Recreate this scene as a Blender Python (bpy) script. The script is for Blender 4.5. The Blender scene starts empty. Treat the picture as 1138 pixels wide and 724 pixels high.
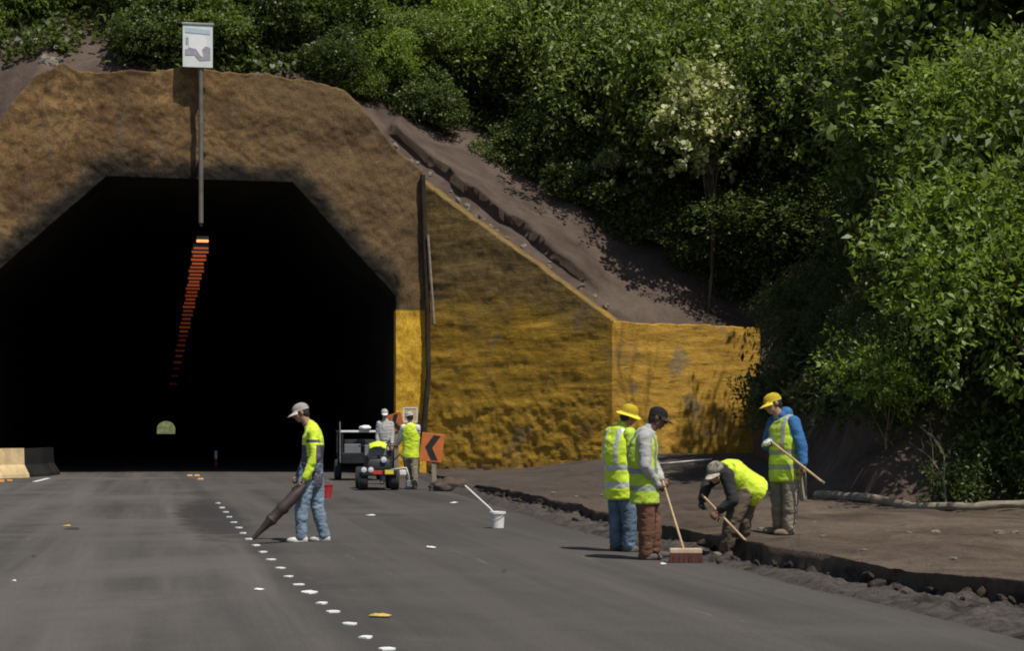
import bpy, bmesh, math, random
import numpy as np
from mathutils import Vector, Matrix, noise as mnoise

SC = bpy.context.scene
COL = SC.collection
random.seed(11)
F_PX, CX, HY, HC = 2000.0, 569.0, 478.0, 1.4      # focal length in photo pixels, principal column, horizon row, eye height
R = math.radians


# ------------------------------------------------------------------ helpers
def at(px, py, Y):
    return Vector(((px - CX) / F_PX * Y, Y, HC + (HY - py) / F_PX * Y))


def on_ground(px, py, z=0.0):
    Y = (HC - z) * F_PX / (py - HY)
    return Vector(((px - CX) / F_PX * Y, Y, z))


def tag(o, label=None, cat=None, group=None, kind=None):
    if label: o['label'] = label
    if cat: o['category'] = cat
    if group: o['group'] = group
    if kind: o['kind'] = kind
    return o


def empty(name, loc=(0, 0, 0), rz=0.0):
    o = bpy.data.objects.new(name, None)
    o.empty_display_size = 0.2
    o.location = loc
    o.rotation_euler = (0, 0, rz)
    COL.objects.link(o)
    return o


def mesh_obj(name, verts, faces, mats, parent=None, smooth=False, loc=None):
    me = bpy.data.meshes.new(name)
    me.from_pydata([tuple(v) for v in verts], [], faces)
    me.update()
    return link_mesh(name, me, mats, parent, smooth, loc)


def link_mesh(name, me, mats, parent=None, smooth=False, loc=None):
    if not isinstance(mats, (list, tuple)): mats = [mats]
    me.materials.clear()
    for m in mats: me.materials.append(m)
    if smooth:
        me.polygons.foreach_set('use_smooth', [True] * len(me.polygons))
    o = bpy.data.objects.new(name, me)
    COL.objects.link(o)
    if parent is not None: o.parent = parent
    if loc is not None: o.location = loc
    return o


def np_mesh(name, V, Q):
    """V (n,3), Q (m,4) quads -> mesh datablock, quickly."""
    me = bpy.data.meshes.new(name)
    n, m = len(V), len(Q)
    k = Q.shape[1]
    me.vertices.add(n)
    me.vertices.foreach_set('co', np.ascontiguousarray(V, dtype=np.float32).ravel())
    me.loops.add(m * k)
    me.loops.foreach_set('vertex_index', np.ascontiguousarray(Q, dtype=np.int32).ravel())
    me.polygons.add(m)
    me.polygons.foreach_set('loop_start', np.arange(0, m * k, k, dtype=np.int32))
    me.polygons.foreach_set('loop_total', np.full(m, k, dtype=np.int32))
    me.update(calc_edges=True)
    me.validate()
    return me


def grid_quads(nu, nv):
    i = np.arange(nu * nv).reshape(nu, nv)
    return np.stack([i[:-1, :-1], i[1:, :-1], i[1:, 1:], i[:-1, 1:]], -1).reshape(-1, 4)


def copy_tree(o, parent=None):
    c = o.copy()
    COL.objects.link(c)
    if parent is not None: c.parent = parent
    for ch in list(o.children): copy_tree(ch, c)
    return c


# numpy value noise -------------------------------------------------
def _hash(ix, iy, iz):
    h = (ix * 374761393 + iy * 668265263 + iz * 2147483647 + 1274126177) & 0xFFFFFFFF
    h = ((h ^ (h >> 13)) * 1274126177) & 0xFFFFFFFF
    h = h ^ (h >> 16)
    return (h & 0xFFFFFF) / float(0xFFFFFF) * 2 - 1


def vnoise(x, y, z):
    x, y, z = np.broadcast_arrays(np.asarray(x, float), np.asarray(y, float), np.asarray(z, float))
    ix, iy, iz = np.floor(x).astype(np.int64), np.floor(y).astype(np.int64), np.floor(z).astype(np.int64)
    fx, fy, fz = x - ix, y - iy, z - iz
    fx, fy, fz = [f * f * (3 - 2 * f) for f in (fx, fy, fz)]
    out = 0
    for a in (0, 1):
        for b in (0, 1):
            for c in (0, 1):
                w = (fx if a else 1 - fx) * (fy if b else 1 - fy) * (fz if c else 1 - fz)
                out = out + w * _hash(ix + a, iy + b, iz + c)
    return out


def fbm(x, y, z, oct=4, gain=0.5):
    s, a, t = 0, 1.0, 0
    for k in range(oct):
        s = s + a * vnoise(x * 2 ** k + 17 * k, y * 2 ** k + 5 * k, z * 2 ** k - 9 * k)
        t += a
        a *= gain
    return s / t


def ss(a, b, x):
    t = np.clip((x - a) / (b - a), 0, 1)
    return t * t * (3 - 2 * t)


# collector of hard-surface pieces ----------------------------------
class MB:
    def __init__(self):
        self.bm = bmesh.new()

    def box(self, c, s, rot=None, bev=0.0, taper=1.0):
        r = bmesh.ops.create_cube(self.bm, size=1.0)
        vs = r['verts']
        for v in vs:
            k = taper if v.co.z > 0 else 1.0
            v.co = Vector((v.co.x * s[0] * k, v.co.y * s[1] * k, v.co.z * s[2]))
        if bev > 0:
            es = list({e for v in vs for e in v.link_edges})
            rb = bmesh.ops.bevel(self.bm, geom=es, offset=bev, segments=2, affect='EDGES', profile=0.6)
            vs = list({v for f in rb['faces'] for v in f.verts} | {v for v in vs if v.is_valid})
        M = Matrix.Translation(Vector(c)) @ (rot.to_4x4() if rot is not None else Matrix.Identity(4))
        for v in vs: v.co = M @ v.co
        return self

    def tube(self, pts, radii, seg=10, cap=True):
        pts = [Vector(p) for p in pts]
        if not isinstance(radii, (list, tuple)): radii = [radii] * len(pts)
        rings = []
        t0 = (pts[1] - pts[0]).normalized()
        ref = Vector((0, 0, 1)) if abs(t0.z) < 0.9 else Vector((1, 0, 0))
        for i, p in enumerate(pts):
            a = pts[max(i - 1, 0)]
            b = pts[min(i + 1, len(pts) - 1)]
            t = (b - a).normalized()
            n = (ref - t * ref.dot(t))
            if n.length < 1e-4: n = t.orthogonal()
            n.normalize()
            bt = t.cross(n)
            ref = n
            rings.append([self.bm.verts.new(p + (n * math.cos(2 * math.pi * k / seg) + bt * math.sin(2 * math.pi * k / seg)) * radii[i]) for k in range(seg)])
        for i in range(len(rings) - 1):
            for k in range(seg):
                self.bm.faces.new((rings[i][k], rings[i][(k + 1) % seg], rings[i + 1][(k + 1) % seg], rings[i + 1][k]))
        if cap:
            self.bm.faces.new(rings[0][::-1])
            self.bm.faces.new(rings[-1])
        return self

    def lathe(self, c, prof, axis=(0, 0, 1), seg=20):
        ax = Vector(axis).normalized()
        n = ax.orthogonal().normalized()
        b = ax.cross(n)
        rings = []
        for r, h in prof:
            rings.append([self.bm.verts.new(Vector(c) + ax * h + (n * math.cos(2 * math.pi * k / seg) + b * math.sin(2 * math.pi * k / seg)) * max(r, 1e-4)) for k in range(seg)])
        for i in range(len(rings) - 1):
            for k in range(seg):
                self.bm.faces.new((rings[i][k], rings[i][(k + 1) % seg], rings[i + 1][(k + 1) % seg], rings[i + 1][k]))
        self.bm.faces.new(rings[0][::-1])
        self.bm.faces.new(rings[-1])
        return self

    def prism(self, outline, origin, ux, uy, depth):
        """outline of (a,b) in plane ux,uy at origin, extruded by vector depth"""
        o, ux, uy, d = Vector(origin), Vector(ux), Vector(uy), Vector(depth)
        A = [self.bm.verts.new(o + ux * a + uy * b) for a, b in outline]
        B = [self.bm.verts.new(o + ux * a + uy * b + d) for a, b in outline]
        n = len(A)
        self.bm.faces.new(A)
        self.bm.faces.new(B[::-1])
        for i in range(n):
            self.bm.faces.new((A[i], B[i], B[(i + 1) % n], A[(i + 1) % n]))
        return self

    def ell(self, c, r, rot=None, seg=16):
        rr = bmesh.ops.create_uvsphere(self.bm, u_segments=seg, v_segments=max(6, seg // 2), radius=1.0)
        M = Matrix.Translation(Vector(c)) @ (rot.to_4x4() if rot is not None else Matrix.Identity(4))
        for v in rr['verts']: v.co = M @ Vector((v.co.x * r[0], v.co.y * r[1], v.co.z * r[2]))
        return self

    def mesh(self, name):
        bmesh.ops.recalc_face_normals(self.bm, faces=self.bm.faces[:])
        me = bpy.data.meshes.new(name)
        self.bm.to_mesh(me)
        self.bm.free()
        return me

    def build(self, name, mat, parent=None, smooth=False, loc=None):
        me = self.mesh(name)
        o = link_mesh(name, me, mat, parent, smooth, loc)
        if smooth:
            me.set_sharp_from_angle(angle=R(40))
        return o


# ------------------------------------------------------------------ materials
def base_mat(name):
    m = bpy.data.materials.new(name)
    m.use_nodes = True
    nt = m.node_tree
    return m, nt, nt.nodes['Principled BSDF']


def N(nt, typ, **kw):
    n = nt.nodes.new(typ)
    for k, v in kw.items(): setattr(n, k, v)
    return n


def coords(nt, scale=(1, 1, 1), rot=(0, 0, 0), which='Object'):
    tc = N(nt, 'ShaderNodeTexCoord')
    mp = N(nt, 'ShaderNodeMapping')
    mp.inputs['Scale'].default_value = scale
    mp.inputs['Rotation'].default_value = rot
    nt.links.new(tc.outputs[which], mp.inputs[0])
    return mp.outputs[0]


def noise_tex(nt, vec, scale, detail=6, rough=0.6, dist=0.0):
    n = N(nt, 'ShaderNodeTexNoise')
    n.inputs['Scale'].default_value = scale
    n.inputs['Detail'].default_value = detail
    n.inputs['Roughness'].default_value = rough
    n.inputs['Distortion'].default_value = dist
    nt.links.new(vec, n.inputs['Vector'])
    return n.outputs['Fac']


def ramp(nt, fac, stops):
    r = N(nt, 'ShaderNodeValToRGB')
    cr = r.color_ramp
    while len(cr.elements) < len(stops): cr.elements.new(0.5)
    for e, (p, c) in zip(cr.elements, stops):
        e.position = p
        e.color = (c[0], c[1], c[2], 1) if isinstance(c, (tuple, list)) else (c, c, c, 1)
    nt.links.new(fac, r.inputs[0])
    return r.outputs[0]


def mixc(nt, fac, a, b, mode='MIX'):
    m = N(nt, 'ShaderNodeMix', data_type='RGBA', blend_type=mode)
    for s, v in ((m.inputs[0], fac), (m.inputs[6], a), (m.inputs[7], b)):
        if isinstance(v, (int, float)): s.default_value = v
        elif isinstance(v, (tuple, list)): s.default_value = (v[0], v[1], v[2], 1)
        else: nt.links.new(v, s)
    return m.outputs[2]


def mth(nt, op, a, b=0.0, c=0.0, clamp=False):
    m = N(nt, 'ShaderNodeMath', operation=op, use_clamp=clamp)
    for s, v in zip(m.inputs, (a, b, c)):
        if isinstance(v, (int, float)): s.default_value = v
        else: nt.links.new(v, s)
    return m.outputs[0]


def maprange(nt, v, a, b, lo=0.0, hi=1.0, smooth=True):
    m = N(nt, 'ShaderNodeMapRange')
    m.interpolation_type = 'SMOOTHSTEP' if smooth else 'LINEAR'
    nt.links.new(v, m.inputs[0])
    m.inputs[1].default_value = a
    m.inputs[2].default_value = b
    m.inputs[3].default_value = lo
    m.inputs[4].default_value = hi
    return m.outputs[0]


def bump(nt, bsdf, h, strength, dist=0.05, prev=None):
    b = N(nt, 'ShaderNodeBump')
    b.inputs['Strength'].default_value = strength
    b.inputs['Distance'].default_value = dist
    nt.links.new(h, b.inputs['Height'])
    if prev is not None: nt.links.new(prev, b.inputs['Normal'])
    nt.links.new(b.outputs[0], bsdf.inputs['Normal'])
    return b.outputs[0]


def sepxyz(nt, vec):
    s = N(nt, 'ShaderNodeSeparateXYZ')
    nt.links.new(vec, s.inputs[0])
    return s.outputs


def simple(name, col, rough=0.6, metal=0.0, var=0.25, scale=8.0, bmp=0.0, bscale=40.0, spec=0.5, sheen=0.0, coord='Object'):
    """a base colour broken up by two scales of noise, and a fine bump"""
    m, nt, b = base_mat(name)
    v = coords(nt, which=coord)
    f = noise_tex(nt, v, scale, 5, 0.65)
    lo = [c * (1 - var) for c in col]
    hi = [min(1.0, c * (1 + var)) for c in col]
    nt.links.new(ramp(nt, f, [(0.3, lo), (0.7, hi)]), b.inputs['Base Color'])
    b.inputs['Roughness'].default_value = rough
    b.inputs['Metallic'].default_value = metal
    b.inputs['Specular IOR Level'].default_value = spec
    if sheen: b.inputs['Sheen Weight'].default_value = sheen
    if bmp: bump(nt, b, noise_tex(nt, v, bscale, 4), bmp, 0.01)
    return m


def emis(name, col, s):
    m, nt, b = base_mat(name)
    b.inputs['Base Color'].default_value = (col[0] * .5, col[1] * .5, col[2] * .5, 1)
    b.inputs['Emission Color'].default_value = (*col, 1)
    b.inputs['Emission Strength'].default_value = s
    return m


AXIS = (-0.1935, 1.0)                       # direction of the road and tunnel in plan
ANG = math.atan2(AXIS[0], AXIS[1])          # its angle from +Y


def mat_asphalt():
    m, nt, b = base_mat('asphalt')
    v = coords(nt)
    # coordinates turned along the road: x across, y along
    va = coords(nt, scale=(1, 1, 1), rot=(0, 0, ANG))
    vs = N(nt, 'ShaderNodeMapping')
    vs.inputs['Scale'].default_value = (1.1, 0.035, 1)
    nt.links.new(va, vs.inputs[0])
    streak = noise_tex(nt, vs.outputs[0], 1.2, 5, 0.6, 0.2)
    broad = noise_tex(nt, v, 0.22, 5, 0.6, 0.6)
    mid = noise_tex(nt, v, 1.6, 6, 0.7)
    fine = noise_tex(nt, v, 45, 3, 0.8)
    c = ramp(nt, streak, [(0.34, (0.050, 0.046, 0.042)), (0.50, (0.080, 0.073, 0.066)), (0.66, (0.122, 0.109, 0.096))])
    c = mixc(nt, maprange(nt, broad, 0.42, 0.68), c, (0.112, 0.100, 0.087))
    c = mixc(nt, mth(nt, 'MULTIPLY', maprange(nt, mid, 0.5, 0.75), 0.35), c, (0.05, 0.049, 0.048))
    # the newer, darker lane right of the row of dabs
    x, y, z = sepxyz(nt, v)
    side = mth(nt, 'ADD', x, mth(nt, 'MULTIPLY', y, 0.21))
    side = mth(nt, 'ADD', side, mth(nt, 'MULTIPLY', mid, 0.5))
    lane = maprange(nt, side, 1.4, 2.5)
    c = mixc(nt, mth(nt, 'MULTIPLY', lane, 0.40), c, (0.050, 0.046, 0.042))
    # dark, freshly tarred blot beside the dabs, stretched along the road
    dx = mth(nt, 'DIVIDE', mth(nt, 'ADD', mth(nt, 'ADD', x, 4.85), mth(nt, 'MULTIPLY', mth(nt, 'SUBTRACT', y, 29.0), 0.20)), 0.62)
    dy = mth(nt, 'DIVIDE', mth(nt, 'SUBTRACT', y, 29.0), 7.0)
    d = mth(nt, 'ADD', mth(nt, 'MULTIPLY', dx, dx), mth(nt, 'MULTIPLY', dy, dy))
    d = mth(nt, 'ADD', d, mth(nt, 'MULTIPLY', mth(nt, 'SUBTRACT', noise_tex(nt, v, 2.4, 5), 0.5), 2.6))
    c = mixc(nt, maprange(nt, d, 0.3, 1.1, 0.8, 0.0), c, (0.028, 0.026, 0.025))
    # dark seam along the dabs
    sm = mth(nt, 'ABSOLUTE', mth(nt, 'SUBTRACT', mth(nt, 'ADD', x, mth(nt, 'MULTIPLY', y, 0.211)), 1.55))
    sm = mth(nt, 'ADD', sm, mth(nt, 'MULTIPLY', mth(nt, 'SUBTRACT', mid, 0.5), 0.5))
    c = mixc(nt, maprange(nt, sm, 0.05, 0.3, 0.5, 0.0), c, (0.045, 0.043, 0.041))
    # pale scrape marks on the near left lane
    sc = N(nt, 'ShaderNodeMapping')
    sc.inputs['Scale'].default_value = (2.4, 0.22, 1)
    nt.links.new(va, sc.inputs[0])
    c = mixc(nt, mth(nt, 'MULTIPLY', maprange(nt, noise_tex(nt, sc.outputs[0], 1.5, 6, 0.7, 0.8), 0.62, 0.8), 0.5), c, (0.25, 0.23, 0.20))
    c = mixc(nt, 0.6, c, ramp(nt, fine, [(0.3, 0.55), (0.7, 1.45)]), 'MULTIPLY')
    nt.links.new(c, b.inputs['Base Color'])
    b.inputs['Roughness'].default_value = 0.88
    b.inputs['Specular IOR Level'].default_value = 0.3
    n1 = bump(nt, b, fine, 0.5, 0.008)
    bump(nt, b, mid, 0.25, 0.03, n1)
    return m


def mat_soil(name, dark, mid_, light, scale=1.0, bm=0.7):
    m, nt, b = base_mat(name)
    v = coords(nt)
    a = noise_tex(nt, v, 0.7 * scale, 7, 0.65, 0.4)
    f = noise_tex(nt, v, 6 * scale, 6, 0.7)
    g = noise_tex(nt, v, 34 * scale, 4, 0.75)
    c = ramp(nt, a, [(0.32, dark), (0.5, mid_), (0.7, light)])
    c = mixc(nt, mth(nt, 'MULTIPLY', maprange(nt, f, 0.5, 0.72), 0.6), c, dark)
    c = mixc(nt, maprange(nt, g, 0.70, 0.80, 0, 0.7), c, [min(1, x * 1.9) for x in light])
    nt.links.new(c, b.inputs['Base Color'])
    b.inputs['Roughness'].default_value = 0.95
    b.inputs['Specular IOR Level'].default_value = 0.15
    n1 = bump(nt, b, f, bm, 0.06)
    bump(nt, b, g, bm, 0.02, n1)
    return m


def mat_bank():
    m, nt, b = base_mat('bank_soil')
    v = coords(nt)
    a = noise_tex(nt, v, 0.55, 7, 0.65, 0.5)
    f = noise_tex(nt, v, 5, 6, 0.7)
    g = noise_tex(nt, v, 30, 4, 0.75)
    c = ramp(nt, a, [(0.32, (0.075, 0.055, 0.041)), (0.5, (0.135, 0.101, 0.075)), (0.7, (0.195, 0.150, 0.110))])
    # the strip below the step is greyer and darker: wet sweepings of tar and mud
    x, y, z = sepxyz(nt, v)
    zz = mth(nt, 'ADD', z, mth(nt, 'MULTIPLY', mth(nt, 'SUBTRACT', f, 0.5), 0.12))
    c = mixc(nt, maprange(nt, zz, 0.05, 0.17), ramp(nt, f, [(0.3, (0.045, 0.037, 0.031)), (0.55, (0.11, 0.096, 0.084)), (0.75, (0.19, 0.17, 0.15))]), c)
    pat = noise_tex(nt, v, 1.9, 5, 0.7, 0.6)
    c = mixc(nt, mth(nt, 'MULTIPLY', maprange(nt, pat, 0.52, 0.62), maprange(nt, zz, 0.08, 0.2, 0.85, 0.25)), c, (0.032, 0.026, 0.022))
    # greyer beyond, where the bank meets the wall
    c = mixc(nt, maprange(nt, y, 24, 40, 0, 0.65), c, ramp(nt, f, [(0.3, (0.055, 0.046, 0.042)), (0.7, (0.11, 0.095, 0.085))]))
    c = mixc(nt, mth(nt, 'MULTIPLY', maprange(nt, f, 0.52, 0.72), 0.5), c, (0.05, 0.038, 0.030))
    c = mixc(nt, maprange(nt, g, 0.70, 0.80, 0, 0.6), c, (0.30, 0.27, 0.23))
    nt.links.new(c, b.inputs['Base Color'])
    b.inputs['Roughness'].default_value = 0.95
    b.inputs['Specular IOR Level'].default_value = 0.15
    n1 = bump(nt, b, f, 0.9, 0.07)
    bump(nt, b, g, 1.0, 0.03, n1)
    return m


def mat_portal():
    m, nt, b = base_mat('shotcrete_ochre')
    v = coords(nt)
    a = noise_tex(nt, v, 0.45, 8, 0.65, 0.6)
    f = noise_tex(nt, v, 3.0, 7, 0.7, 0.3)
    g = noise_tex(nt, v, 16, 4, 0.75)
    vs = coords(nt, scale=(1.5, 1.5, 0.25))
    drip = noise_tex(nt, vs, 1.0, 6, 0.65)
    x, y, z = sepxyz(nt, v)
    c = ramp(nt, a, [(0.30, (0.070, 0.044, 0.025)), (0.45, (0.150, 0.090, 0.042)), (0.58, (0.235, 0.143, 0.060)), (0.72, (0.32, 0.208, 0.095))])
    c = mixc(nt, maprange(nt, f, 0.46, 0.60, 0, 0.7), c, (0.085, 0.050, 0.026))
    c = mixc(nt, maprange(nt, drip, 0.55, 0.75, 0, 0.5), c, (0.16, 0.135, 0.105))
    # greyer, mossier side towards the right
    xr = mth(nt, 'ADD', x, mth(nt, 'MULTIPLY', a, 3.0))
    c = mixc(nt, maprange(nt, xr, -9.5, -4.0, 0, 0.65), c, ramp(nt, f, [(0.3, (0.060, 0.042, 0.025)), (0.7, (0.195, 0.132, 0.068))]))
    # pale lime streak below the crown on the left
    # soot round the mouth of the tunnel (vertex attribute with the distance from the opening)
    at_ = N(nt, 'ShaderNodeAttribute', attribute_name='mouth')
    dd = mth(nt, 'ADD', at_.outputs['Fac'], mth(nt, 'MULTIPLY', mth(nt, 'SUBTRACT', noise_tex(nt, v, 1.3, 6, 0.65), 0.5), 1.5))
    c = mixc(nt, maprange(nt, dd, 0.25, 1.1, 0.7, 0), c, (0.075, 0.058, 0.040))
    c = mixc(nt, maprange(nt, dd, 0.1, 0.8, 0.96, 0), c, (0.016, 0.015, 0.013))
    # band of yellow paint at the foot
    zn = mth(nt, 'ADD', z, mth(nt, 'MULTIPLY', mth(nt, 'SUBTRACT', g, 0.5), 0.10))
    pf = mth(nt, 'MULTIPLY', maprange(nt, zn, 5.12, 5.2, 1, 0), maprange(nt, x, -8.2, -8.0))
    yel = ramp(nt, f, [(0.3, (0.36, 0.19, 0.020)), (0.55, (0.60, 0.36, 0.04)), (0.8, (0.68, 0.45, 0.09))])
    c = mixc(nt, pf, c, yel)
    c = mixc(nt, 0.75, c, ramp(nt, g, [(0.3, 0.5), (0.7, 1.45)]), 'MULTIPLY')
    nt.links.new(c, b.inputs['Base Color'])
    b.inputs['Roughness'].default_value = 0.95
    b.inputs['Specular IOR Level'].default_value = 0.12
    n1 = bump(nt, b, f, 0.5, 0.06)
    bump(nt, b, g, 0.6, 0.025, n1)
    return m


def mat_yellow(name, top_dark, wear):
    m, nt, b = base_mat(name)
    v = coords(nt)
    vh = coords(nt, scale=(0.5, 0.5, 2.6))
    a = noise_tex(nt, v, 0.5, 7, 0.65, 0.5)
    f = noise_tex(nt, v, 3.4, 7, 0.7, 0.3)
    h = noise_tex(nt, vh, 1.6, 6, 0.65, 0.3)
    g = noise_tex(nt, v, 18, 4, 0.75)
    x, y, z = sepxyz(nt, v)
    c = ramp(nt, h, [(0.28, (0.23, 0.125, 0.028)), (0.45, (0.43, 0.245, 0.040)), (0.66, (0.55, 0.325, 0.055)), (0.8, (0.60, 0.39, 0.11))] if not top_dark else [(0.28, (0.24, 0.135, 0.022)), (0.45, (0.40, 0.23, 0.030)), (0.66, (0.52, 0.31, 0.042)), (0.8, (0.58, 0.38, 0.08))])
    c = mixc(nt, maprange(nt, f, 0.52, 0.7, 0, wear), c, (0.17, 0.10, 0.03))
    c = mixc(nt, maprange(nt, a, 0.58, 0.72, 0, wear), c, (0.15, 0.115, 0.075))
    dash = coords(nt, scale=(1.3, 1.3, 7.0))
    c = mixc(nt, maprange(nt, noise_tex(nt, dash, 1.7, 4, 0.6), 0.60, 0.68, 0, 0.75), c, (0.13, 0.075, 0.022))
    c = mixc(nt, maprange(nt, noise_tex(nt, coords(nt, scale=(1, 1, 0.8)), 0.75, 4, 0.55), 0.60, 0.70, 0, 0.65), c, (0.20, 0.165, 0.12))
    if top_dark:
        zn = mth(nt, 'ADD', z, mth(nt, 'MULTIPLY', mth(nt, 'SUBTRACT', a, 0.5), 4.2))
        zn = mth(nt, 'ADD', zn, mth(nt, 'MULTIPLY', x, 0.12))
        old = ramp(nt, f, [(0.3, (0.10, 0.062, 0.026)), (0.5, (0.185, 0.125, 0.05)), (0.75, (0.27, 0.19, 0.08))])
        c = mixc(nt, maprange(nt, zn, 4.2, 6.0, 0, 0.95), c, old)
        # grey dust splashed up from the ground
    zb = mth(nt, 'ADD', z, mth(nt, 'MULTIPLY', mth(nt, 'SUBTRACT', f, 0.5), 0.8))
    c = mixc(nt, maprange(nt, zb, 0.1, 0.55, 0.7, 0), c, (0.17, 0.11, 0.05))
    c = mixc(nt, 0.5, c, ramp(nt, g, [(0.3, 0.6), (0.7, 1.3)]), 'MULTIPLY')
    nt.links.new(c, b.inputs['Base Color'])
    b.inputs['Roughness'].default_value = 0.9
    b.inputs['Specular IOR Level'].default_value = 0.15
    n1 = bump(nt, b, h, 0.6, 0.07)
    n2 = bump(nt, b, f, 0.55, 0.05, n1)
    bump(nt, b, g, 0.7, 0.02, n2)
    return m


def mat_leaf(name, dark, mid_, light, gloss=0.42, trans=0.3, dead=0.0):
    m, nt, b = base_mat(name)
    geo = N(nt, 'ShaderNodeNewGeometry')
    oi = N(nt, 'ShaderNodeObjectInfo')
    r = mth(nt, 'ADD', mth(nt, 'MULTIPLY', geo.outputs['Random Per Island'], 0.75), mth(nt, 'MULTIPLY', oi.outputs['Random'], 0.25))
    st = [(0.10, dark), (0.5, mid_), (0.82, light), (0.93, tuple(min(.6, x * 1.3) for x in light))]  # the palest step paints sun glints onto a few leaves
    if dead: st = [(0.08, (0.16, 0.07, 0.02)), (dead + .08, dark), (0.5, mid_), (0.88, light)]
    c = ramp(nt, r, st)
    nt.links.new(c, b.inputs['Base Color'])
    b.inputs['Roughness'].default_value = gloss
    b.inputs['Specular IOR Level'].default_value = 0.5
    tr = N(nt, 'ShaderNodeBsdfTranslucent')
    nt.links.new(mixc(nt, 1.0, c, (1.35, 1.4, 0.7), 'MULTIPLY'), tr.inputs[0])
    mx = N(nt, 'ShaderNodeMixShader')
    mx.inputs[0].default_value = trans
    nt.links.new(b.outputs[0], mx.inputs[1])
    nt.links.new(tr.outputs[0], mx.inputs[2])
    nt.links.new(mx.outputs[0], nt.nodes['Material Output'].inputs[0])
    return m


M = {}
M['asphalt'] = mat_asphalt()
M['bank'] = mat_bank()
M['hill'] = mat_soil('hill_soil', (0.058, 0.042, 0.033), (0.098, 0.071, 0.056), (0.135, 0.103, 0.082))
M['ground'] = mat_soil('plain_soil', (0.06, 0.05, 0.035), (0.10, 0.085, 0.06), (0.14, 0.12, 0.085), 0.3)
M['portal'] = mat_portal()
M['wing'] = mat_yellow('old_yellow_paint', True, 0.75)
M['panel'] = mat_yellow('yellow_paint', False, 0.55)
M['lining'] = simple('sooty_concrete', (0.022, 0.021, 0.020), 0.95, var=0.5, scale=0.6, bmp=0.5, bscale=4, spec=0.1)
M['rubble'] = simple('broken_concrete', (0.19, 0.165, 0.14), 0.95, var=0.5, scale=2.5, bmp=0.8, bscale=14, spec=0.1)
M['concrete'] = simple('concrete', (0.34, 0.31, 0.26), 0.9, var=0.35, scale=2.5, bmp=0.4, bscale=20, spec=0.2)
M['barrier'] = simple('barrier_paint', (0.60, 0.45, 0.24), 0.8, var=0.4, scale=1.6, bmp=0.3, bscale=18)
M['white'] = simple('white_paint', (0.80, 0.80, 0.77), 0.55, var=0.10, scale=6, bmp=0.1)
M['dab'] = simple('marker_white', (0.85, 0.85, 0.82), 0.5, var=0.08, scale=30)
M['orange'] = simple('orange_paint', (0.56, 0.150, 0.040), 0.5, var=0.15, scale=5)
M['black'] = simple('black_paint', (0.018, 0.018, 0.020), 0.5, var=0.3, scale=8)
M['blackmetal'] = simple('dark_steel', (0.03, 0.031, 0.033), 0.42, metal=0.4, var=0.4, scale=7, bmp=0.1)
M['steel'] = simple('grey_steel', (0.33, 0.33, 0.32), 0.5, metal=0.5, var=0.25, scale=5, bmp=0.15)
M['pole'] = simple('weathered_pole', (0.135, 0.118, 0.098), 0.65, metal=0.1, var=0.3, scale=2.5, bmp=0.2)
M['pipe'] = simple('dark_pipe', (0.040, 0.033, 0.026), 0.95, var=0.4, scale=2, bmp=0.3, spec=0.05)
M['rubber'] = simple('tyre_rubber', (0.02, 0.02, 0.02), 0.85, var=0.35, scale=12, bmp=0.3)
M['panelgrey'] = simple('grey_plastic', (0.17, 0.175, 0.18), 0.55, var=0.2, scale=5)
M['chrome'] = simple('lamp_glass', (0.80, 0.80, 0.78), 0.15, metal=0.3, var=0.05)
M['red'] = simple('red_plastic', (0.45, 0.03, 0.04), 0.45, var=0.15, scale=6)
M['redlens'] = simple('red_lens', (0.55, 0.05, 0.03), 0.3, var=0.1)
M['yellowlens'] = simple('yellow_lens', (0.75, 0.62, 0.06), 0.35, var=0.1)
M['wood'] = simple('pale_wood', (0.48, 0.33, 0.19), 0.75, var=0.3, scale=9, bmp=0.3)
M['woodgrey'] = simple('grey_post_wood', (0.26, 0.22, 0.17), 0.85, var=0.35, scale=7, bmp=0.4)
M['broomwood'] = simple('broom_block', (0.55, 0.40, 0.27), 0.7, var=0.2, scale=8)
M['bristle'] = simple('red_bristle', (0.10, 0.035, 0.025), 0.9, var=0.5, scale=60, bmp=0.8, bscale=120)
M['nozzle'] = simple('dull_brown_plastic', (0.045, 0.028, 0.026), 0.6, var=0.4, scale=12)
M['bucket'] = simple('white_plastic', (0.72, 0.70, 0.65), 0.5, var=0.15, scale=9)
M['hivis'] = simple('hivis_yellow', (0.64, 0.82, 0.03), 0.75, var=0.2, scale=9, sheen=0.2)
M['hivis_green'] = simple('hivis_shaded', (0.46, 0.62, 0.04), 0.8, var=0.22, scale=7, sheen=0.2)  # darker copy of the vest yellow, its shade side put into the colour
M['reflex'] = simple('reflective_tape', (0.60, 0.62, 0.58), 0.35, metal=0.25, var=0.12, scale=14)
M['reflexdim'] = simple('dim_tape', (0.26, 0.28, 0.24), 0.5, var=0.2, scale=14)  # darker copy of the tape, goes with the darker vest yellow
M['jeans'] = simple('denim', (0.105, 0.155, 0.215), 0.9, var=0.50, scale=6, bmp=0.4, bscale=60)
M['denimpale'] = simple('washed_denim', (0.20, 0.27, 0.34), 0.9, var=0.45, scale=5, bmp=0.4, bscale=60)
M['rust'] = simple('rust_trousers', (0.155, 0.070, 0.040), 0.9, var=0.35, scale=6, bmp=0.3)
M['brown'] = simple('brown_trousers', (0.105, 0.075, 0.050), 0.9, var=0.35, scale=6, bmp=0.3)
M['khaki'] = simple('khaki_trousers', (0.26, 0.225, 0.165), 0.9, var=0.28, scale=6, bmp=0.3)
M['greyshirt'] = simple('grey_shirt', (0.40, 0.39, 0.37), 0.9, var=0.2, scale=6, bmp=0.3)
M['paleshirt'] = simple('pale_shirt', (0.70, 0.69, 0.66), 0.9, var=0.12, scale=6)
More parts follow.
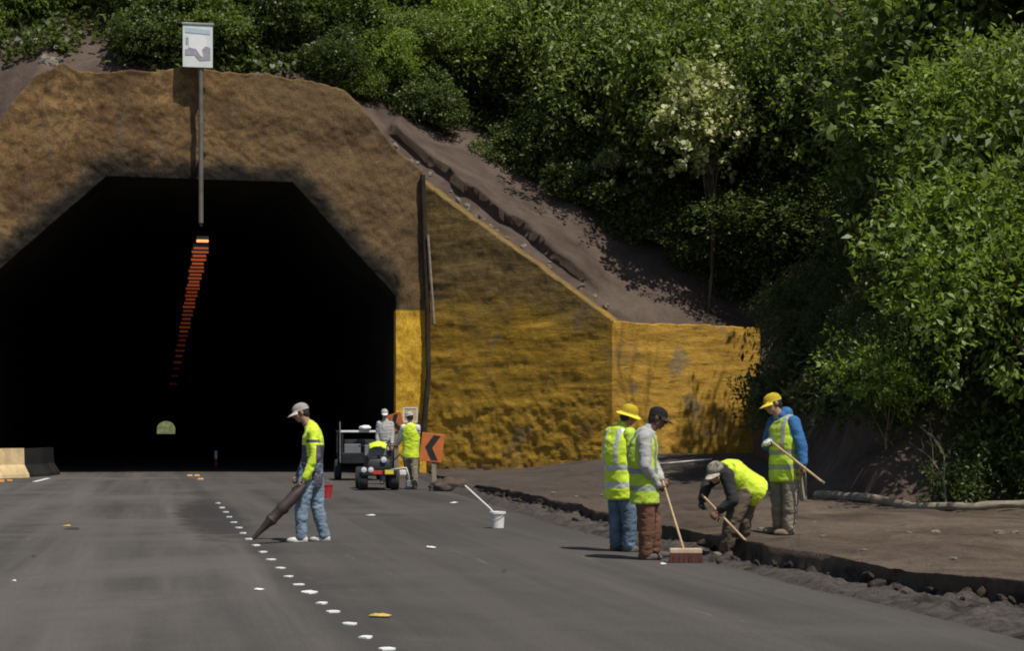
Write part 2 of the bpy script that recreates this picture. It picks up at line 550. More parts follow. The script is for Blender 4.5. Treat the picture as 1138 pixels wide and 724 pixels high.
M['slate'] = simple('slate_purple_shirt', (0.085, 0.072, 0.100), 0.9, var=0.35, scale=6, bmp=0.3)
M['blackshirt'] = simple('black_shirt', (0.022, 0.022, 0.022), 0.9, var=0.3, scale=6)
M['blue'] = simple('blue_hoodie', (0.030, 0.125, 0.30), 0.9, var=0.25, scale=6, bmp=0.3)
M['navy'] = simple('navy_trousers', (0.03, 0.035, 0.055), 0.9, var=0.3, scale=6)
M['skin'] = simple('skin_tan', (0.36, 0.19, 0.125), 0.55, var=0.15, scale=14)
M['skindark'] = simple('skin_brown', (0.13, 0.065, 0.042), 0.55, var=0.2, scale=14)
M['skinpink'] = simple('skin_pink', (0.50, 0.26, 0.19), 0.55, var=0.15, scale=14)
M['hair'] = simple('dark_hair', (0.018, 0.013, 0.010), 0.6, var=0.4, scale=40, bmp=0.5, bscale=90)
M['capgrey'] = simple('pale_grey_cap', (0.58, 0.54, 0.50), 0.85, var=0.15, scale=12)
M['capyellow'] = simple('yellow_cap', (0.80, 0.62, 0.035), 0.8, var=0.10, scale=12)
M['capdark'] = simple('dark_cap', (0.028, 0.024, 0.024), 0.85, var=0.2, scale=12)
M['capwhite'] = simple('white_cap', (0.72, 0.72, 0.69), 0.8, var=0.08, scale=12)
M['capcamo'] = simple('mottled_cap', (0.42, 0.38, 0.30), 0.85, var=0.75, scale=22)
M['glove'] = simple('white_glove', (0.66, 0.64, 0.60), 0.85, var=0.15, scale=14)
M['gloveblack'] = simple('dark_glove', (0.03, 0.03, 0.03), 0.85, var=0.15, scale=14)
M['shoewhite'] = simple('pale_trainers', (0.58, 0.55, 0.50), 0.7, var=0.22, scale=12)
M['boot'] = simple('dusty_boots', (0.085, 0.070, 0.058), 0.8, var=0.35, scale=10)
M['bootbrown'] = simple('brown_boots', (0.16, 0.125, 0.09), 0.8, var=0.35, scale=10)
M['eye'] = simple('eye_dark', (0.03, 0.02, 0.015), 0.2, var=0.1)
M['bark'] = simple('bark', (0.105, 0.082, 0.058), 0.95, var=0.45, scale=5, bmp=0.8, bscale=18)
M['barkpale'] = simple('pale_bark', (0.24, 0.20, 0.14), 0.95, var=0.4, scale=5, bmp=0.6, bscale=18)
M['scrap'] = simple('paper_scrap', (0.74, 0.72, 0.66), 0.8, var=0.15, scale=20)
M['leafscrap'] = simple('yellow_leaf_scrap', (0.55, 0.38, 0.09), 0.8, var=0.2, scale=20)
M['darkscrap'] = simple('crumb_and_shadow', (0.035, 0.032, 0.030), 0.9, var=0.3, scale=20)  # tar crumbs, and the flake laid down as the leaf's shadow
M['stone'] = simple('stone', (0.24, 0.21, 0.18), 0.95, var=0.35, scale=6, bmp=0.6, bscale=25)
M['signboard'] = simple('sign_board', (0.66, 0.70, 0.66), 0.5, var=0.08, scale=3)
M['signwhite'] = simple('sign_white', (0.80, 0.79, 0.78), 0.5, var=0.06, scale=3)
M['signgrey'] = simple('sign_mauve_grey', (0.33, 0.31, 0.34), 0.55, var=0.2, scale=7)
M['signblue'] = simple('sign_blue_grey', (0.42, 0.52, 0.60), 0.55, var=0.1, scale=5)
M['lampfirst'] = emis('lamp_glow_bright', (1.0, 0.30, 0.09), 1.7)
M['lamp'] = emis('lamp_glow_orange', (1.0, 0.20, 0.07), 0.32)
M['reflector'] = emis('reflector_glow', (1.0, 0.50, 0.16), 0.28)  # not a lamp: emission stands in for sunlight thrown back by reflectors
M['farhill'] = simple('far_green', (0.085, 0.098, 0.036), 0.95, var=0.6, scale=0.5)
LEAF = {
    'olive': mat_leaf('leaf_olive', (0.068, 0.094, 0.018), (0.140, 0.195, 0.036), (0.25, 0.30, 0.085), 0.50, 0.42),
    'deep': mat_leaf('leaf_deep', (0.034, 0.052, 0.012), (0.075, 0.108, 0.024), (0.145, 0.18, 0.055), 0.47, 0.36),
    'bright': mat_leaf('leaf_bright', (0.090, 0.130, 0.018), (0.18, 0.255, 0.036), (0.29, 0.37, 0.085), 0.47, 0.42),
    'pale': mat_leaf('leaf_pale', (0.16, 0.20, 0.06), (0.38, 0.41, 0.17), (0.68, 0.67, 0.40), 0.45, 0.30),
    'rusty': mat_leaf('leaf_rusty', (0.048, 0.058, 0.016), (0.10, 0.12, 0.032), (0.16, 0.175, 0.06), 0.48, 0.32, 0.22),
}

# ------------------------------------------------------------------ ground, road, bank
STEP = [(6, 5.9), (8, 5.3), (11, 4.75), (14, 3.98), (15, 3.55), (18.4, 2.68), (24.6, 1.6), (31.5, 0.49), (43, -1.05), (50, -1.95), (58, -2.9)]
EDGE = [(6, 4.9), (8, 4.3), (11.8, 3.36), (13.9, 3.0), (15.8, 2.6), (18.2, 2.2), (21.7, 1.42), (27.5, 0.43), (33, -0.35), (40, -1.38), (46, -2.1), (58, -3.35)]


def interp(tab, y):
    return np.interp(y, [a for a, b in tab], [b for a, b in tab])


def step_x(Y):
    Y = np.asarray(Y, float)
    return interp(STEP, Y) + 0.26 * fbm(Y * 0 + 3.3, Y * 0.5, Y * 0, 2) + 0.07 * fbm(Y * 0 + 1.3, Y * 2.2, Y * 0, 3)


def bank_z(X, Y):
    X, Y = np.asarray(X, float), np.asarray(Y, float)
    S = step_x(Y)
    E = interp(EDGE, Y) + 0.10 * fbm(X * 0, Y * 1.6, X * 0 + 7, 3)
    E = np.minimum(E, S - 0.25)
    h = -0.035 + 0.047 * ss(E - 0.05, E + 0.2, X)
    gut = ss(E, E + 0.3, X) * (1 - ss(S - 0.02, S + 0.05, X))
    c1 = np.maximum(0, fbm(X * 2.6, Y * 1.6, 0 * X, 4) - 0.05)
    c2 = np.maximum(0, fbm(X * 6, Y * 5, 0 * X + 2, 3) - 0.1)
    c3 = np.maximum(0, fbm(X * 13, Y * 11, 0 * X + 12, 2))
    h = h + gut * (0.012 + 0.11 * c1 + 0.10 * c2 + 0.035 * c3)
    sh = 0.235 - 0.10 * ss(30, 44, Y) + 0.05 * fbm(X * 0, Y * 0.7, 0 * X + 2, 3)
    top = ss(S - 0.012, S + 0.03, X)
    h = h + sh * top * (0.80 + 0.20 * ss(S, S + 0.35, X))
    h = h + 0.55 * ss(25, 54, Y) * ss(S + 1, S + 7, X)
    tp = ss(S, S + 0.3, X)
    h = h + tp * (0.07 * fbm(X * 0.6, Y * 0.6, 0 * X + 8, 4) + 0.03 * fbm(X * 1.7, Y * 1.7, 0 * X + 3, 2) + 0.016 * fbm(X * 5, Y * 5, 0 * X + 1, 4))
    # low ruts that run along the bank
    h = h - tp * 0.06 * np.maximum(0, 0.5 - np.abs(vnoise((X - S) * 1.1, Y * 0.10, 0 * X + 5)) * 3)
    return h


def bz(x, y):
    return float(bank_z(np.array([x]), np.array([y]))[0])


# one sheet for the ground, out to the horizon
n = 41
gx = np.linspace(-2500, 2500, n)
GX, GY = np.meshgrid(gx, gx, indexing='ij')
gv = np.stack([GX, GY, np.full_like(GX, -0.35)], -1).reshape(-1, 3)
tag(link_mesh('ground', np_mesh('ground', gv, grid_quads(n, n)), M['ground']), kind='structure')

# portal plane
PT = Vector((1.0, 0.2, 0)).normalized()            # along the portal face, to the right
PN = Vector((AXIS[0], AXIS[1], 0)).normalized()    # into the tunnel


def portal_pt(px, py, back=0.0):
    """point on the portal face seen at a photo pixel"""
    k = (px - CX) / F_PX
    Y = 57.3 / (1 - 0.2 * k)
    return Vector((k * Y, Y, HC + (HY - py) / F_PX * Y)) + PN * back


# road: asphalt up to the portal and on through the tunnel
ys = np.concatenate([np.arange(4, 56, 0.5), np.arange(56, 660, 6.0)])
rows = []
nx = 60
for y in ys:
    k = max(0.0, y - 57.0)
    xl = -70 if y < 54 else -16.35 + AXIS[0] * (y - 54.5)
    xr = float(interp(EDGE, y)) + 0.06 if y < 56 else -3.55 + AXIS[0] * (y - 56.6)
    t = np.linspace(0, 1, nx) ** 0.7
    x = xl + (xr - xl) * t
    z = 0.012 * fbm(x * 0.25, y * 0.12 + 0 * x, 0 * x, 3)
    z = z - z[-1] * t
    rows.append(np.stack([x, 0 * x + y, z], -1))
V = np.array(rows).reshape(-1, 3)
tag(link_mesh('road', np_mesh('road', V, grid_quads(len(ys), nx)[:, ::-1]), M['asphalt'], smooth=True), kind='structure')

# bank of soil right of the road
ws = np.concatenate([np.arange(-1.3, -0.12, 0.05), np.arange(-0.12, 0.12, 0.012), np.arange(0.12, 6, 0.06), np.arange(6, 34, 0.4)])
ys = np.concatenate([np.arange(6.2, 30, 0.05), np.arange(30, 59, 0.14)])
Wg, Y = np.meshgrid(ws, ys, indexing='ij')
X = step_x(Y) + Wg
Z = bank_z(X, Y)
# the lip hangs a little over the foot of the step
X = X - np.clip(0.025 + 0.06 * fbm(0 * X, Y * 0.45, 0 * X + 6, 3) + 0.02 * ss(19, 14, Y) , -0.05, 0.07) * ss(0.005, 0.03, Wg) * (1 - ss(0.05, 0.35, Wg))
Z = Z - 0.02 * ss(-0.3, -0.02, Wg) * (1 - ss(0.0, 0.01, Wg))
V = np.stack([X, Y, Z], -1).reshape(-1, 3)
tag(link_mesh('soil_bank', np_mesh('soil_bank', V, grid_quads(len(ws), len(ys))), M['bank'], smooth=True), kind='structure')

# ------------------------------------------------------------------ hill
#  x, y, z0, dir, slope1, reach1, slope2
HILL = [
    (-60, 48, 6.0, (-0.05, 1), 1.3, 3.4, .80),
    (-19.6, 54.5, 6.6, (-0.05, 1), 1.75, 3.4, .80),
    (-17.0, 54.9, 9.0, (-0.05, 1), 1.28, 3.2, .80),
    (-15.0, 55.2, 11.3, (0, 1), .78, 2.4, .85),
    (-13.4, 55.6, 12.1, (0, 1), .35, 1.6, .85),
    (-6.0, 57.2, 12.0, (0, 1), .30, 1.6, .85),
    (-4.6, 57.4, 11.0, (0.0, 1), .55, 3.0, .85),
    (-2.5, 57.4, 9.0, (0.05, 1), .62, 5.5, .85),
    (0.3, 55.6, 6.7, (0.08, 1), .68, 6.0, .85),
    (3.3, 54.0, 4.35, (0.15, 1), .74, 6.5, .80),
    (7.2, 55.3, 4.25, (0.35, 1), .80, 4.5, .80),
    (7.35, 54.4, 2.5, (0.6, .8), 1.6, 1.8, .75),
    (7.0, 52.5, 0.5, (0.85, .55), 2.0, 2.2, .75),
    (6.3, 45.0, 0.35, (1, .45), 1.9, 2.4, .75),
    (5.6, 36.0, 0.25, (1, .45), 1.5, 2.4, .75),
    (4.9, 29.5, 0.05, (0.9, .6), 1.2, 2.4, .75),
    (5.6, 28.0, 0.0, (0.65, .75), 1.0, 2.4, .75),
    (8.5, 27.3, 0.0, (0.4, .95), 0.9, 2.4, .75),
    (20, 26.0, 0.0, (0.25, 1), 0.9, 2.4, .75),
    (60, 24.0, 0.0, (0.2, 1), 0.9, 2.4, .75),
]
_hp = np.array([[a[0], a[1], a[2], *(Vector(a[3]).normalized()), a[4], a[5], a[6]] for a in HILL])
_hl = np.concatenate([[0], np.cumsum(np.hypot(np.diff(_hp[:, 0]), np.diff(_hp[:, 1])) + 0.35 * np.abs(np.diff(_hp[:, 2])))])


def hill(u, v):
    u, v = np.asarray(u, float), np.asarray(v, float)
    x, y, z0, dx, dy, s1, v1, s2 = [np.interp(u, _hl, _hp[:, k]) for k in range(8)]
    h = z0 + s1 * np.minimum(v, v1) + s2 * np.maximum(v - v1, 0)
    return np.stack([x + dx * v, y + dy * v, h], -1)


def hill_u(i):
    return _hl[i]


us = []
for i in range(len(HILL) - 1):
    far = i == 0 or i >= len(HILL) - 3
    m_ = max(3, int((_hl[i + 1] - _hl[i]) / (1.6 if far else 0.22)))
    us += list(np.linspace(_hl[i], _hl[i + 1], m_, endpoint=False))
us.append(_hl[-1])
vs_ = np.concatenate([[0.0], np.arange(0, 9, 0.2), np.arange(9, 24, 0.8), np.arange(24, 90, 4)])
U, Vv = np.meshgrid(us, vs_, indexing='ij')
P = hill(U, Vv)
P[:, 0, 2] -= 1.6                      # skirt tucked down behind the copings
nz = fbm(P[..., 0] * 0.45, P[..., 1] * 0.45, P[..., 2] * 0.45, 5, 0.55)
nf = fbm(P[..., 0] * 2.2, P[..., 1] * 2.2, P[..., 2] * 2.2, 4, 0.55)
amp = ss(0, 1.0, Vv)
P[..., 2] += amp * (0.28 * nz + 0.09 * nf)
# the loosened trench just behind the wing wall: broken edge where the slope has slumped from the coping
u6, u8 = hill_u(6) + 0.6, hill_u(9)
tr = ss(u6, u6 + 0.6, U) * (1 - ss(u8 - 2.2, u8 - 0.2, U))
w_ = 0.42 + 0.34 * (0.5 + fbm(U * 0.55, 0 * U, 0 * U, 2))
P[..., 2] += tr * (0.30 * ss(0.1, 0.5, Vv) * (1 - ss(w_ * 1.1, w_ * 1.1 + 0.2, Vv)) + 0.44 * ss(w_ * 1.1, w_ * 1.1 + 0.2, Vv) * (1 - 0.75 * ss(2, 6, Vv)))
P[..., 1] -= tr * 0.56 * ss(w_ * 1.1 + 0.05, w_ * 1.1 + 0.22, Vv) * (1 - ss(w_ * 1.1 + 0.4, w_ * 1.1 + 1.6, Vv))
sd = ss(hill_u(10) + .3, hill_u(11), U) * (1 - ss(hill_u(16), hill_u(17), U))
P[..., 0] += sd * amp * 0.55 * fbm(P[..., 0] * 0.9, P[..., 1] * 0.9, P[..., 2] * 1.3 + 40, 4)
P[..., 1] += sd * amp * 0.45 * fbm(P[..., 0] * 0.9 + 50, P[..., 1] * 0.9, P[..., 2] * 1.3, 4)
tag(link_mesh('hillside', np_mesh('hillside', P.reshape(-1, 3), grid_quads(len(us), len(vs_))), M['hill'], smooth=True), kind='structure')

# ------------------------------------------------------------------ tunnel portal
inner_px = [(440, 531), (440, 330), (325, 203), (118, 196), (0, 299), (-24, 321), (-24, 531)]
outer_px = [(474, 545), (470, 193), (440, 162), (400, 120), (374, 95), (360, 89), (300, 83), (250, 79), (215, 76), (150, 78), (90, 80), (68, 72), (42, 84), (20, 110), (0, 137), (-70, 205), (-130, 260), (-130, 545)]


def resample(poly, n):
    poly = [Vector((p[0], p[1])) for p in poly]
    d = [0]
    for a, b in zip(poly, poly[1:]): d.append(d[-1] + (b - a).length)
    out = []
    for k in range(n):
        s = d[-1] * k / (n - 1)
        i = max(j for j in range(len(d) - 1) if d[j] <= s + 1e-9)
        out.append(poly[i].lerp(poly[i + 1], (s - d[i]) / (d[i + 1] - d[i])))
    return out


# matching stations: corners of the mouth face chosen stretches of the outline
def stations(poly, cuts, per):
    out = []
    for (a, b), n in zip(zip(cuts, cuts[1:]), per):
        seg = resample(poly[a:b + 1], n + 1)
        out += seg[:-1]
    out.append(Vector(poly[cuts[-1]]))
    return out


per = [80, 100, 140, 100, 60]
inn = stations(inner_px, [0, 1, 2, 3, 5, 6], per)
out_ = stations(outer_px, [0, 1, 5, 11, 16, 17], per)
NR = 64
rows, mouth = [], []
for k in range(NR):
    t = (k / (NR - 1)) ** 1.15
    row = []
    for a, b in zip(inn, out_):
        q = a.lerp(b, t)
        row.append(portal_pt(q.x, q.y))
        mouth.append((q - a).length / 35.6)
    rows.append(row)
V = np.array([[tuple(p) for p in r] for r in rows])
nz = fbm(V[..., 0] * 0.8, V[..., 1] * 0.8, V[..., 2] * 0.8, 5, 0.55)
nf = fbm(V[..., 0] * 3.5, V[..., 1] * 3.5, V[..., 2] * 3.5, 3, 0.6)
n3 = fbm(V[..., 0] * 8, V[..., 1] * 8, V[..., 2] * 8, 2, 0.6)
disp = 0.13 * nz + 0.045 * nf + 0.018 * n3
# ragged coping
edge = np.linspace(0, 1, NR)[:, None] ** 8
V[..., 2] += edge * 0.22 * fbm(V[..., 0] * 1.4, V[..., 1] * 1.4, 0 * V[..., 0], 4)
V[..., 0] += disp * -PN.x
V[..., 1] += disp * -PN.y
# returns: inward edge into the tunnel, and the coping going back
lip = V[0] + np.array(PN) * 0.55
cop = V[-1] + np.array(PN) * 0.75
cop[:, 2] -= 0.05
V = np.concatenate([lip[None], V, cop[None]], 0)
mouth = np.array(mouth).reshape(NR, -1)
mouth = np.concatenate([mouth[:1] * 0 - 1, mouth, mouth[-1:]], 0)
me = np_mesh('portal_face', V.reshape(-1, 3), grid_quads(NR + 2, len(inn)))
at_ = me.attributes.new('mouth', 'FLOAT', 'POINT')
at_.data.foreach_set('value', mouth.astype(np.float32).ravel())
portal = empty('tunnel_portal', portal_pt(210, 531))
tag(portal, 'ochre brown sprayed concrete tunnel portal with a wide eight sided mouth', 'tunnel')


def child(o, parent):
    o.parent = parent
    o.matrix_parent_inverse = Matrix.Translation(parent.location).inverted()
    return o


child(link_mesh('face', me, M['portal'], smooth=True), portal)
# lining: the same eight-sided section carried back along the axis
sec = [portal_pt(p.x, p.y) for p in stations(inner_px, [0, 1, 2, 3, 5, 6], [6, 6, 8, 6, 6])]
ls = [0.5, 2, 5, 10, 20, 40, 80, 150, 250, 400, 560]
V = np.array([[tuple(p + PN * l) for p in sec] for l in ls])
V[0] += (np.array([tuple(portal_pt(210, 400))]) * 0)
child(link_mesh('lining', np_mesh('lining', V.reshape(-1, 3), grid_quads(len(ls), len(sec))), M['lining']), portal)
# end wall with the small arch of daylight
ec = portal_pt(210, 531) + PN * 559.5
ec.z = 0
bmw = bmesh.new()
hole = [(-3.0, 0.0), (-3.0, 1.7)] + [(-3.0 * math.cos(t), 1.7 + 2.6 * math.sin(t)) for t in np.linspace(0.15, math.pi - 0.15, 15)] + [(3.0, 1.7), (3.0, 0.0)]
outr = [(-9, 0), (-9, 3)] + [(-9 * math.cos(t), 3 + 7 * math.sin(t)) for t in np.linspace(0.15, math.pi - 0.15, 15)] + [(9, 3), (9, 0)]
ha = [bmw.verts.new(ec + PT * a + Vector((0, 0, b))) for a, b in hole]
oa = [bmw.verts.new(ec + PT * a + Vector((0, 0, b))) for a, b in outr]
for i in range(len(ha) - 1): bmw.faces.new((ha[i], oa[i], oa[i + 1], ha[i + 1]))
me = bpy.data.meshes.new('far_end_wall')
bmw.to_mesh(me)
bmw.free()
child(link_mesh('far_end_wall', me, M['lining']), portal)
# green slope beyond the far mouth
q = ec + PN * 60
us2 = np.linspace(-160, 160, 60)
vs2 = np.linspace(0, 60, 16)
A, B = np.meshgrid(us2, vs2, indexing='ij')
hz = B * 0.8 + 3.0 * fbm(A * 0.05, B * 0.05, 0 * A, 4)
V = np.stack([q.x + A * PT.x + B * PN.x, q.y + A * PT.y + B * PN.y, hz - 0.5], -1).reshape(-1, 3)
tag(link_mesh('far_hillside', np_mesh('far_hillside', V, grid_quads(60, 16)), M['farhill'], smooth=True), kind='structure')


# walls beside the portal
def rough_wall(name, a, b, top_a, top_b, bot, mat, label, thick=0.5, nu=150, nv=120, amp_=1.0, courses=True, sag=0.0, lean=0.0):
    a, b = Vector(a), Vector(b)
    t = (b - a).normalized()
    nrm = Vector((t.y, -t.x, 0))                    # towards the viewer
    uu = np.linspace(0, 1, nu)
    vv = np.linspace(0, 1, nv)
    UU, VV = np.meshgrid(uu, vv, indexing='ij')
    top = top_a + (top_b - top_a) * UU - sag * np.sin(UU * math.pi) + 0.05 * fbm(UU * 14, 0 * UU, 0 * UU, 3)
    zz = bot + (top - bot) * VV
    L = (b - a).length
    xx = a.x + (b.x - a.x) * UU
    yy = a.y + (b.y - a.y) * UU
    s = UU * L
    lump = fbm(s * 1.25, zz * 1.45, 0 * s + 3, 3, 0.55)
    lump2 = fbm(s * 3.4, zz * 3.8, 0 * s + 8, 3, 0.6)
    cr = fbm(s * 0.5, zz * 3.0, 0 * s + 21, 3, 0.5)
    low = 1 - ss(1.6, 3.0, zz)
    d = amp_ * (low * (0.05 * lump + 0.05 * lump2) + (1 - low * 0.8) * (0.028 * cr + 0.014 * lump2 + 0.03 * lump))
    d = d * np.minimum(1, np.minimum(UU, 1 - UU) * 25 + 0.15)
    bat = lean * (1 - VV)
    xx = xx + nrm.x * (d + bat)
    yy = yy + nrm.y * (d + bat)
    F = np.stack([xx, yy, zz], -1)
    cop = F[:, -1] - np.array(nrm) * thick
    cop2 = cop.copy()
    cop2[:, 2] -= 1.2
    F = np.concatenate([F, cop[:, None], cop2[:, None]], 1)
    return link_mesh(name, np_mesh(name, F.reshape(-1, 3), grid_quads(nu, nv + 2)), mat, smooth=True)


wa = portal_pt(463, 500) + PN * 0.28
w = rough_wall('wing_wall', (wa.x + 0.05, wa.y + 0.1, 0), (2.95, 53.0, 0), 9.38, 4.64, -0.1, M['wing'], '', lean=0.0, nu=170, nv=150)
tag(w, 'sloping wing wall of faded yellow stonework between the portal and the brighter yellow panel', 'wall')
w = rough_wall('retaining_wall', (2.90, 53.04, 0), (7.55, 54.75, 0), 4.60, 4.52, 0.2, M['panel'], '', nu=130, nv=100, amp_=0.75)
tag(w, 'low square topped wall panel painted bright yellow at the foot of the dirt slope', 'wall')

# rubble along the coping, in the slumped trench
rng = random.Random(5)


def rock_mesh(seed, mat_name='stone'):
    bm = bmesh.new()
    bmesh.ops.create_icosphere(bm, subdivisions=2, radius=1.0)
    for v in bm.verts:
        k = 1 + 0.38 * mnoise.noise(v.co * 1.3 + Vector((seed * 3.1, 0, 0))) + 0.12 * mnoise.noise(v.co * 3 + Vector((seed, 5, 0)))
        v.co *= k
        v.co.z *= 0.7
    me = bpy.data.meshes.new('rubble_stone')
    bm.to_mesh(me)
    bm.free()
    return me


rocks = [rock_mesh(i) for i in range(5)]
for me in rocks: me.materials.append(M['rubble'])
for i in range(34):
    u = hill_u(6) + 0.9 + (hill_u(9) - hill_u(6) - 1.4) * rng.random()
    p = hill(u, 0.15 + 0.35 * rng.random())
    o = bpy.data.objects.new('rubble_stone', rocks[i % 5])
    COL.objects.link(o)
    s = rng.uniform(0.05, 0.14)
    o.scale = (s * 1.3, s, s)
    o.rotation_euler = (rng.random(), rng.random(), rng.random() * 6)
    o.location = (p[0], p[1], p[2] + 0.12)
    tag(o, 'grey broken stone in the slumped trench behind the sloping wall', 'stone', 'broken stones in the trench behind the wing wall')
for i in range(9):
    p = portal_pt(2 + i * 5.5, 75 + rng.uniform(-2, 4)) + PN * rng.uniform(1.2, 1.8)
    o = bpy.data.objects.new('rubble_stone', rocks[i % 5])
    COL.objects.link(o)
    s = rng.uniform(0.12, 0.24)
    o.scale = (s * 1.5, s, s)
    o.rotation_euler = (rng.random(), rng.random(), rng.random() * 6)
    h_ = hill(np.interp(p.x, _hp[:7, 0], _hl[:7]), 3.0 if p.x < -15 else 2.3)
    o.location = (p.x, h_[1], h_[2] + 0.1)
    tag(o, 'pinkish grey stone heaped on the dirt above the left shoulder of the portal', 'stone', 'stones heaped above the portal shoulder')

# ------------------------------------------------------------------ things on the portal
# pole with the picture board
pb = portal_pt(222, 78) - PN * 0.42
root = empty('board_pole', (pb.x, pb.y, 6.1))
tag(root, 'tall grey pole hung on the portal face, carrying a framed picture board', 'pole')


def lp(p): return Vector(p) - root.location


pt, pbm = portal_pt(223, 70) - PN * 0.42, portal_pt(223, 250) - PN * 0.42
MB().tube([lp((pt.x, pt.y, 7.72)), lp((pt.x, pt.y, 12.75))], 0.075, 12).build('shaft', M['pole'], root, True)
MB().tube([lp((pt.x, pt.y, 7.62)), lp((pt.x, pt.y, 7.73))], 0.05, 12).build('end_cap', M['blackmetal'], root, True)
for z in (9.9, 11.9):
    MB().box(lp((pt.x, pt.y + 0.26, z)), (0.12, 0.52, 0.08), bev=0.01).build('bracket', M['blackmetal'], root)
sg = lp(portal_pt(220, 55) - PN * 0.42)
RZ = Matrix.Rotation(math.atan2(PT.y, PT.x), 3, 'Z')
brd = empty('picture_board', (0, 0, 0))
brd.parent = root
brd.location = sg + Vector((0, -0.09, 0))
brd.rotation_euler = (0, 0, math.atan2(PT.y, PT.x))
MB().box((0, 0, 0), (0.90, 0.05, 1.30), bev=0.006).build('backing', M['signboard'], brd)
MB().box((0, -0.01, 0.675), (0.96, 0.09, 0.06), bev=0.01).build('top_rail', M['steel'], brd)


def patch(name, pts, y, mat):
    MB().prism(pts, (0, y, 0), (1, 0, 0), (0, 0, 1), (0, 0.006, 0)).build(name, mat, brd)


patch('blue_band', [(-.38, .40), (.38, .36), (.38, .50), (-.38, .56)], -0.036, M['signblue'])
patch('mauve_field', [(-.38, -.30), (-.1, -.28), (.05, -.45), (.38, -.42), (.38, -.05), (.2, .02), (.0, -.1), (-.2, -.06), (-.38, -.12)], -0.036, M['signgrey'])
patch('white_field', [(-.27, -.06), (-.05, -.1), (.08, -.30), (.17, -.34), (.12, -.12), (.25, .0), (.28, .18), (.18, .30), (.02, .34), (-.12, .30), (-.28, .28)], -0.042, M['signwhite'])
patch('mauve_patch', [(-.35, .05), (-.30, .05), (-.29, .25), (-.35, .26)], -0.042, M['signgrey'])

# joint pipe between portal and wing wall
pp = [portal_pt(469, 195) - PN * 0.12, portal_pt(471, 260) - PN * 0.16, portal_pt(474, 340) - PN * 0.18, portal_pt(475, 420) - PN * 0.2, portal_pt(470, 470) - PN * 0.3, portal_pt(468, 512) - PN * 0.3]
MB().tube(pp, [0.085, 0.08, 0.085, 0.08, 0.09, 0.09], 10)
tag(MB().tube(pp, [0.085, 0.08, 0.085, 0.08, 0.09, 0.09], 10).build('drain_pipe', M['pipe'], None, True), 'thin dark drain pipe running down the joint beside the portal', 'pipe')
pp = [portal_pt(474, 262) - PN * 0.32, portal_pt(478, 320) - PN * 0.34, portal_pt(481, 361) - PN * 0.36]
tag(MB().tube(pp, 0.035, 8).build('conduit', M['woodgrey'], None, True), 'short pale conduit at the top of the wing wall beside the dark pipe', 'pipe')

# string of orange lamps under the tunnel roof
L0 = portal_pt(225, 268)
rows_y = [268, 276, 280.3, 284.6, 288.9, 293.2, 297.4, 301.5, 305.5, 309.5, 313.4, 317.2, 321, 325, 329, 333, 337.2, 341.4, 345.8, 350.2, 354.8, 359.4, 364, 368.6, 373.5, 378.5, 384, 390, 396, 403, 410, 418, 427]
M['lamps'] = [emis('lamp_glow_%d' % k, (1.0, 0.17 + 0.02 * (k % 2), 0.06), s) for k, s in enumerate((0.32, 0.22, 0.14, 0.08, 0.04, 0.015))]
lampproto = None
for i, py in enumerate(rows_y):
    k = (L0.z - HC) * F_PX / (HY - py) / L0.y      # how much further than the first
    d = (k - 1) * L0.y
    p = L0 + Vector((AXIS[0], AXIS[1], 0)) * d
    wd = ((17.5 - 10 * i / len(rows_y)) * (0.8 + .35 * ((i * 7) % 5) / 5)) if i else 13
    w_ = wd / F_PX * p.y
    t_ = max(0.02, (2.0 if i else 2.6) / F_PX * p.y * 0.5)
    o = MB().box((0, 0, 0), (w_, 0.12, t_ * 2), bev=0.015).build('tunnel_lamp', M['lampfirst'] if i == 0 else M['lamps'][min(5, i // 6)], None, False, p)
    o.rotation_euler = (0, 0, math.atan2(PT.y, PT.x))
    MB().box((0, 0.02, t_ + 0.06), (w_ * 1.05, 0.16, 0.10)).build('housing', M['blackmetal'], o)
    if i == 0:
        tag(o, 'brightest orange lamp, at the tunnel mouth under the pole', 'lamp')
    else:
        tag(o, 'dim orange bar lamp in the row receding under the tunnel roof', 'lamp', 'orange bar lamps along the tunnel roof')

# delineator post inside the mouth
p = on_ground(240, 525)
p = Vector(((240 - CX) / F_PX * 67, 67, 0.0))
root = empty('delineator_post', p)
tag(root, 'small white and red marker post standing in the dark tunnel mouth', 'post')
MB().lathe((0, 0, 0), [(0.12, 0), (0.12, 0.03), (0.05, 0.05)]).build('base', M['black'], root, True)
MB().tube([(0, 0, .04), (0, 0, .32)], 0.055, 14).build('red_band', M['red'], root, True)
MB().tube([(0, 0, .32), (0, 0, .62)], 0.055, 14).build('white_band', M['white'], root, True)

# road studs on the centre line where the shade begins
for k, (px, py) in enumerate([(211, 529.5), (219, 529.5), (223, 533.5)]):
    p = on_ground(px, py)
    o = MB().box((0, 0, 0.02), (0.17, 0.12, 0.04), bev=0.012, taper=0.7).build('road_stud', M['reflector'], None, False, p)
    tag(o, 'small orange road stud on the centre line at the edge of the tunnel shade', 'road stud', 'orange studs at the tunnel mouth')

# left guide barrier
root = empty('guide_barrier', (-14.0, 51.0, 0))
tag(root, 'yellow painted concrete barrier curving into the left side of the tunnel', 'barrier')
prof = [(-0.30, 0), (0.30, 0), (0.28, 0.10), (0.10, 0.38), (0.08, 0.86), (-0.08, 0.86), (-0.10, 0.38), (-0.28, 0.10)]
path = [(-18.6, 45.5), (-16.7, 48.6), (-15.15, 51.2), (-14.35, 52.7)]
inpath = [(-14.35, 52.7), (-14.15, 53.8), (-14.35, 56.0)]


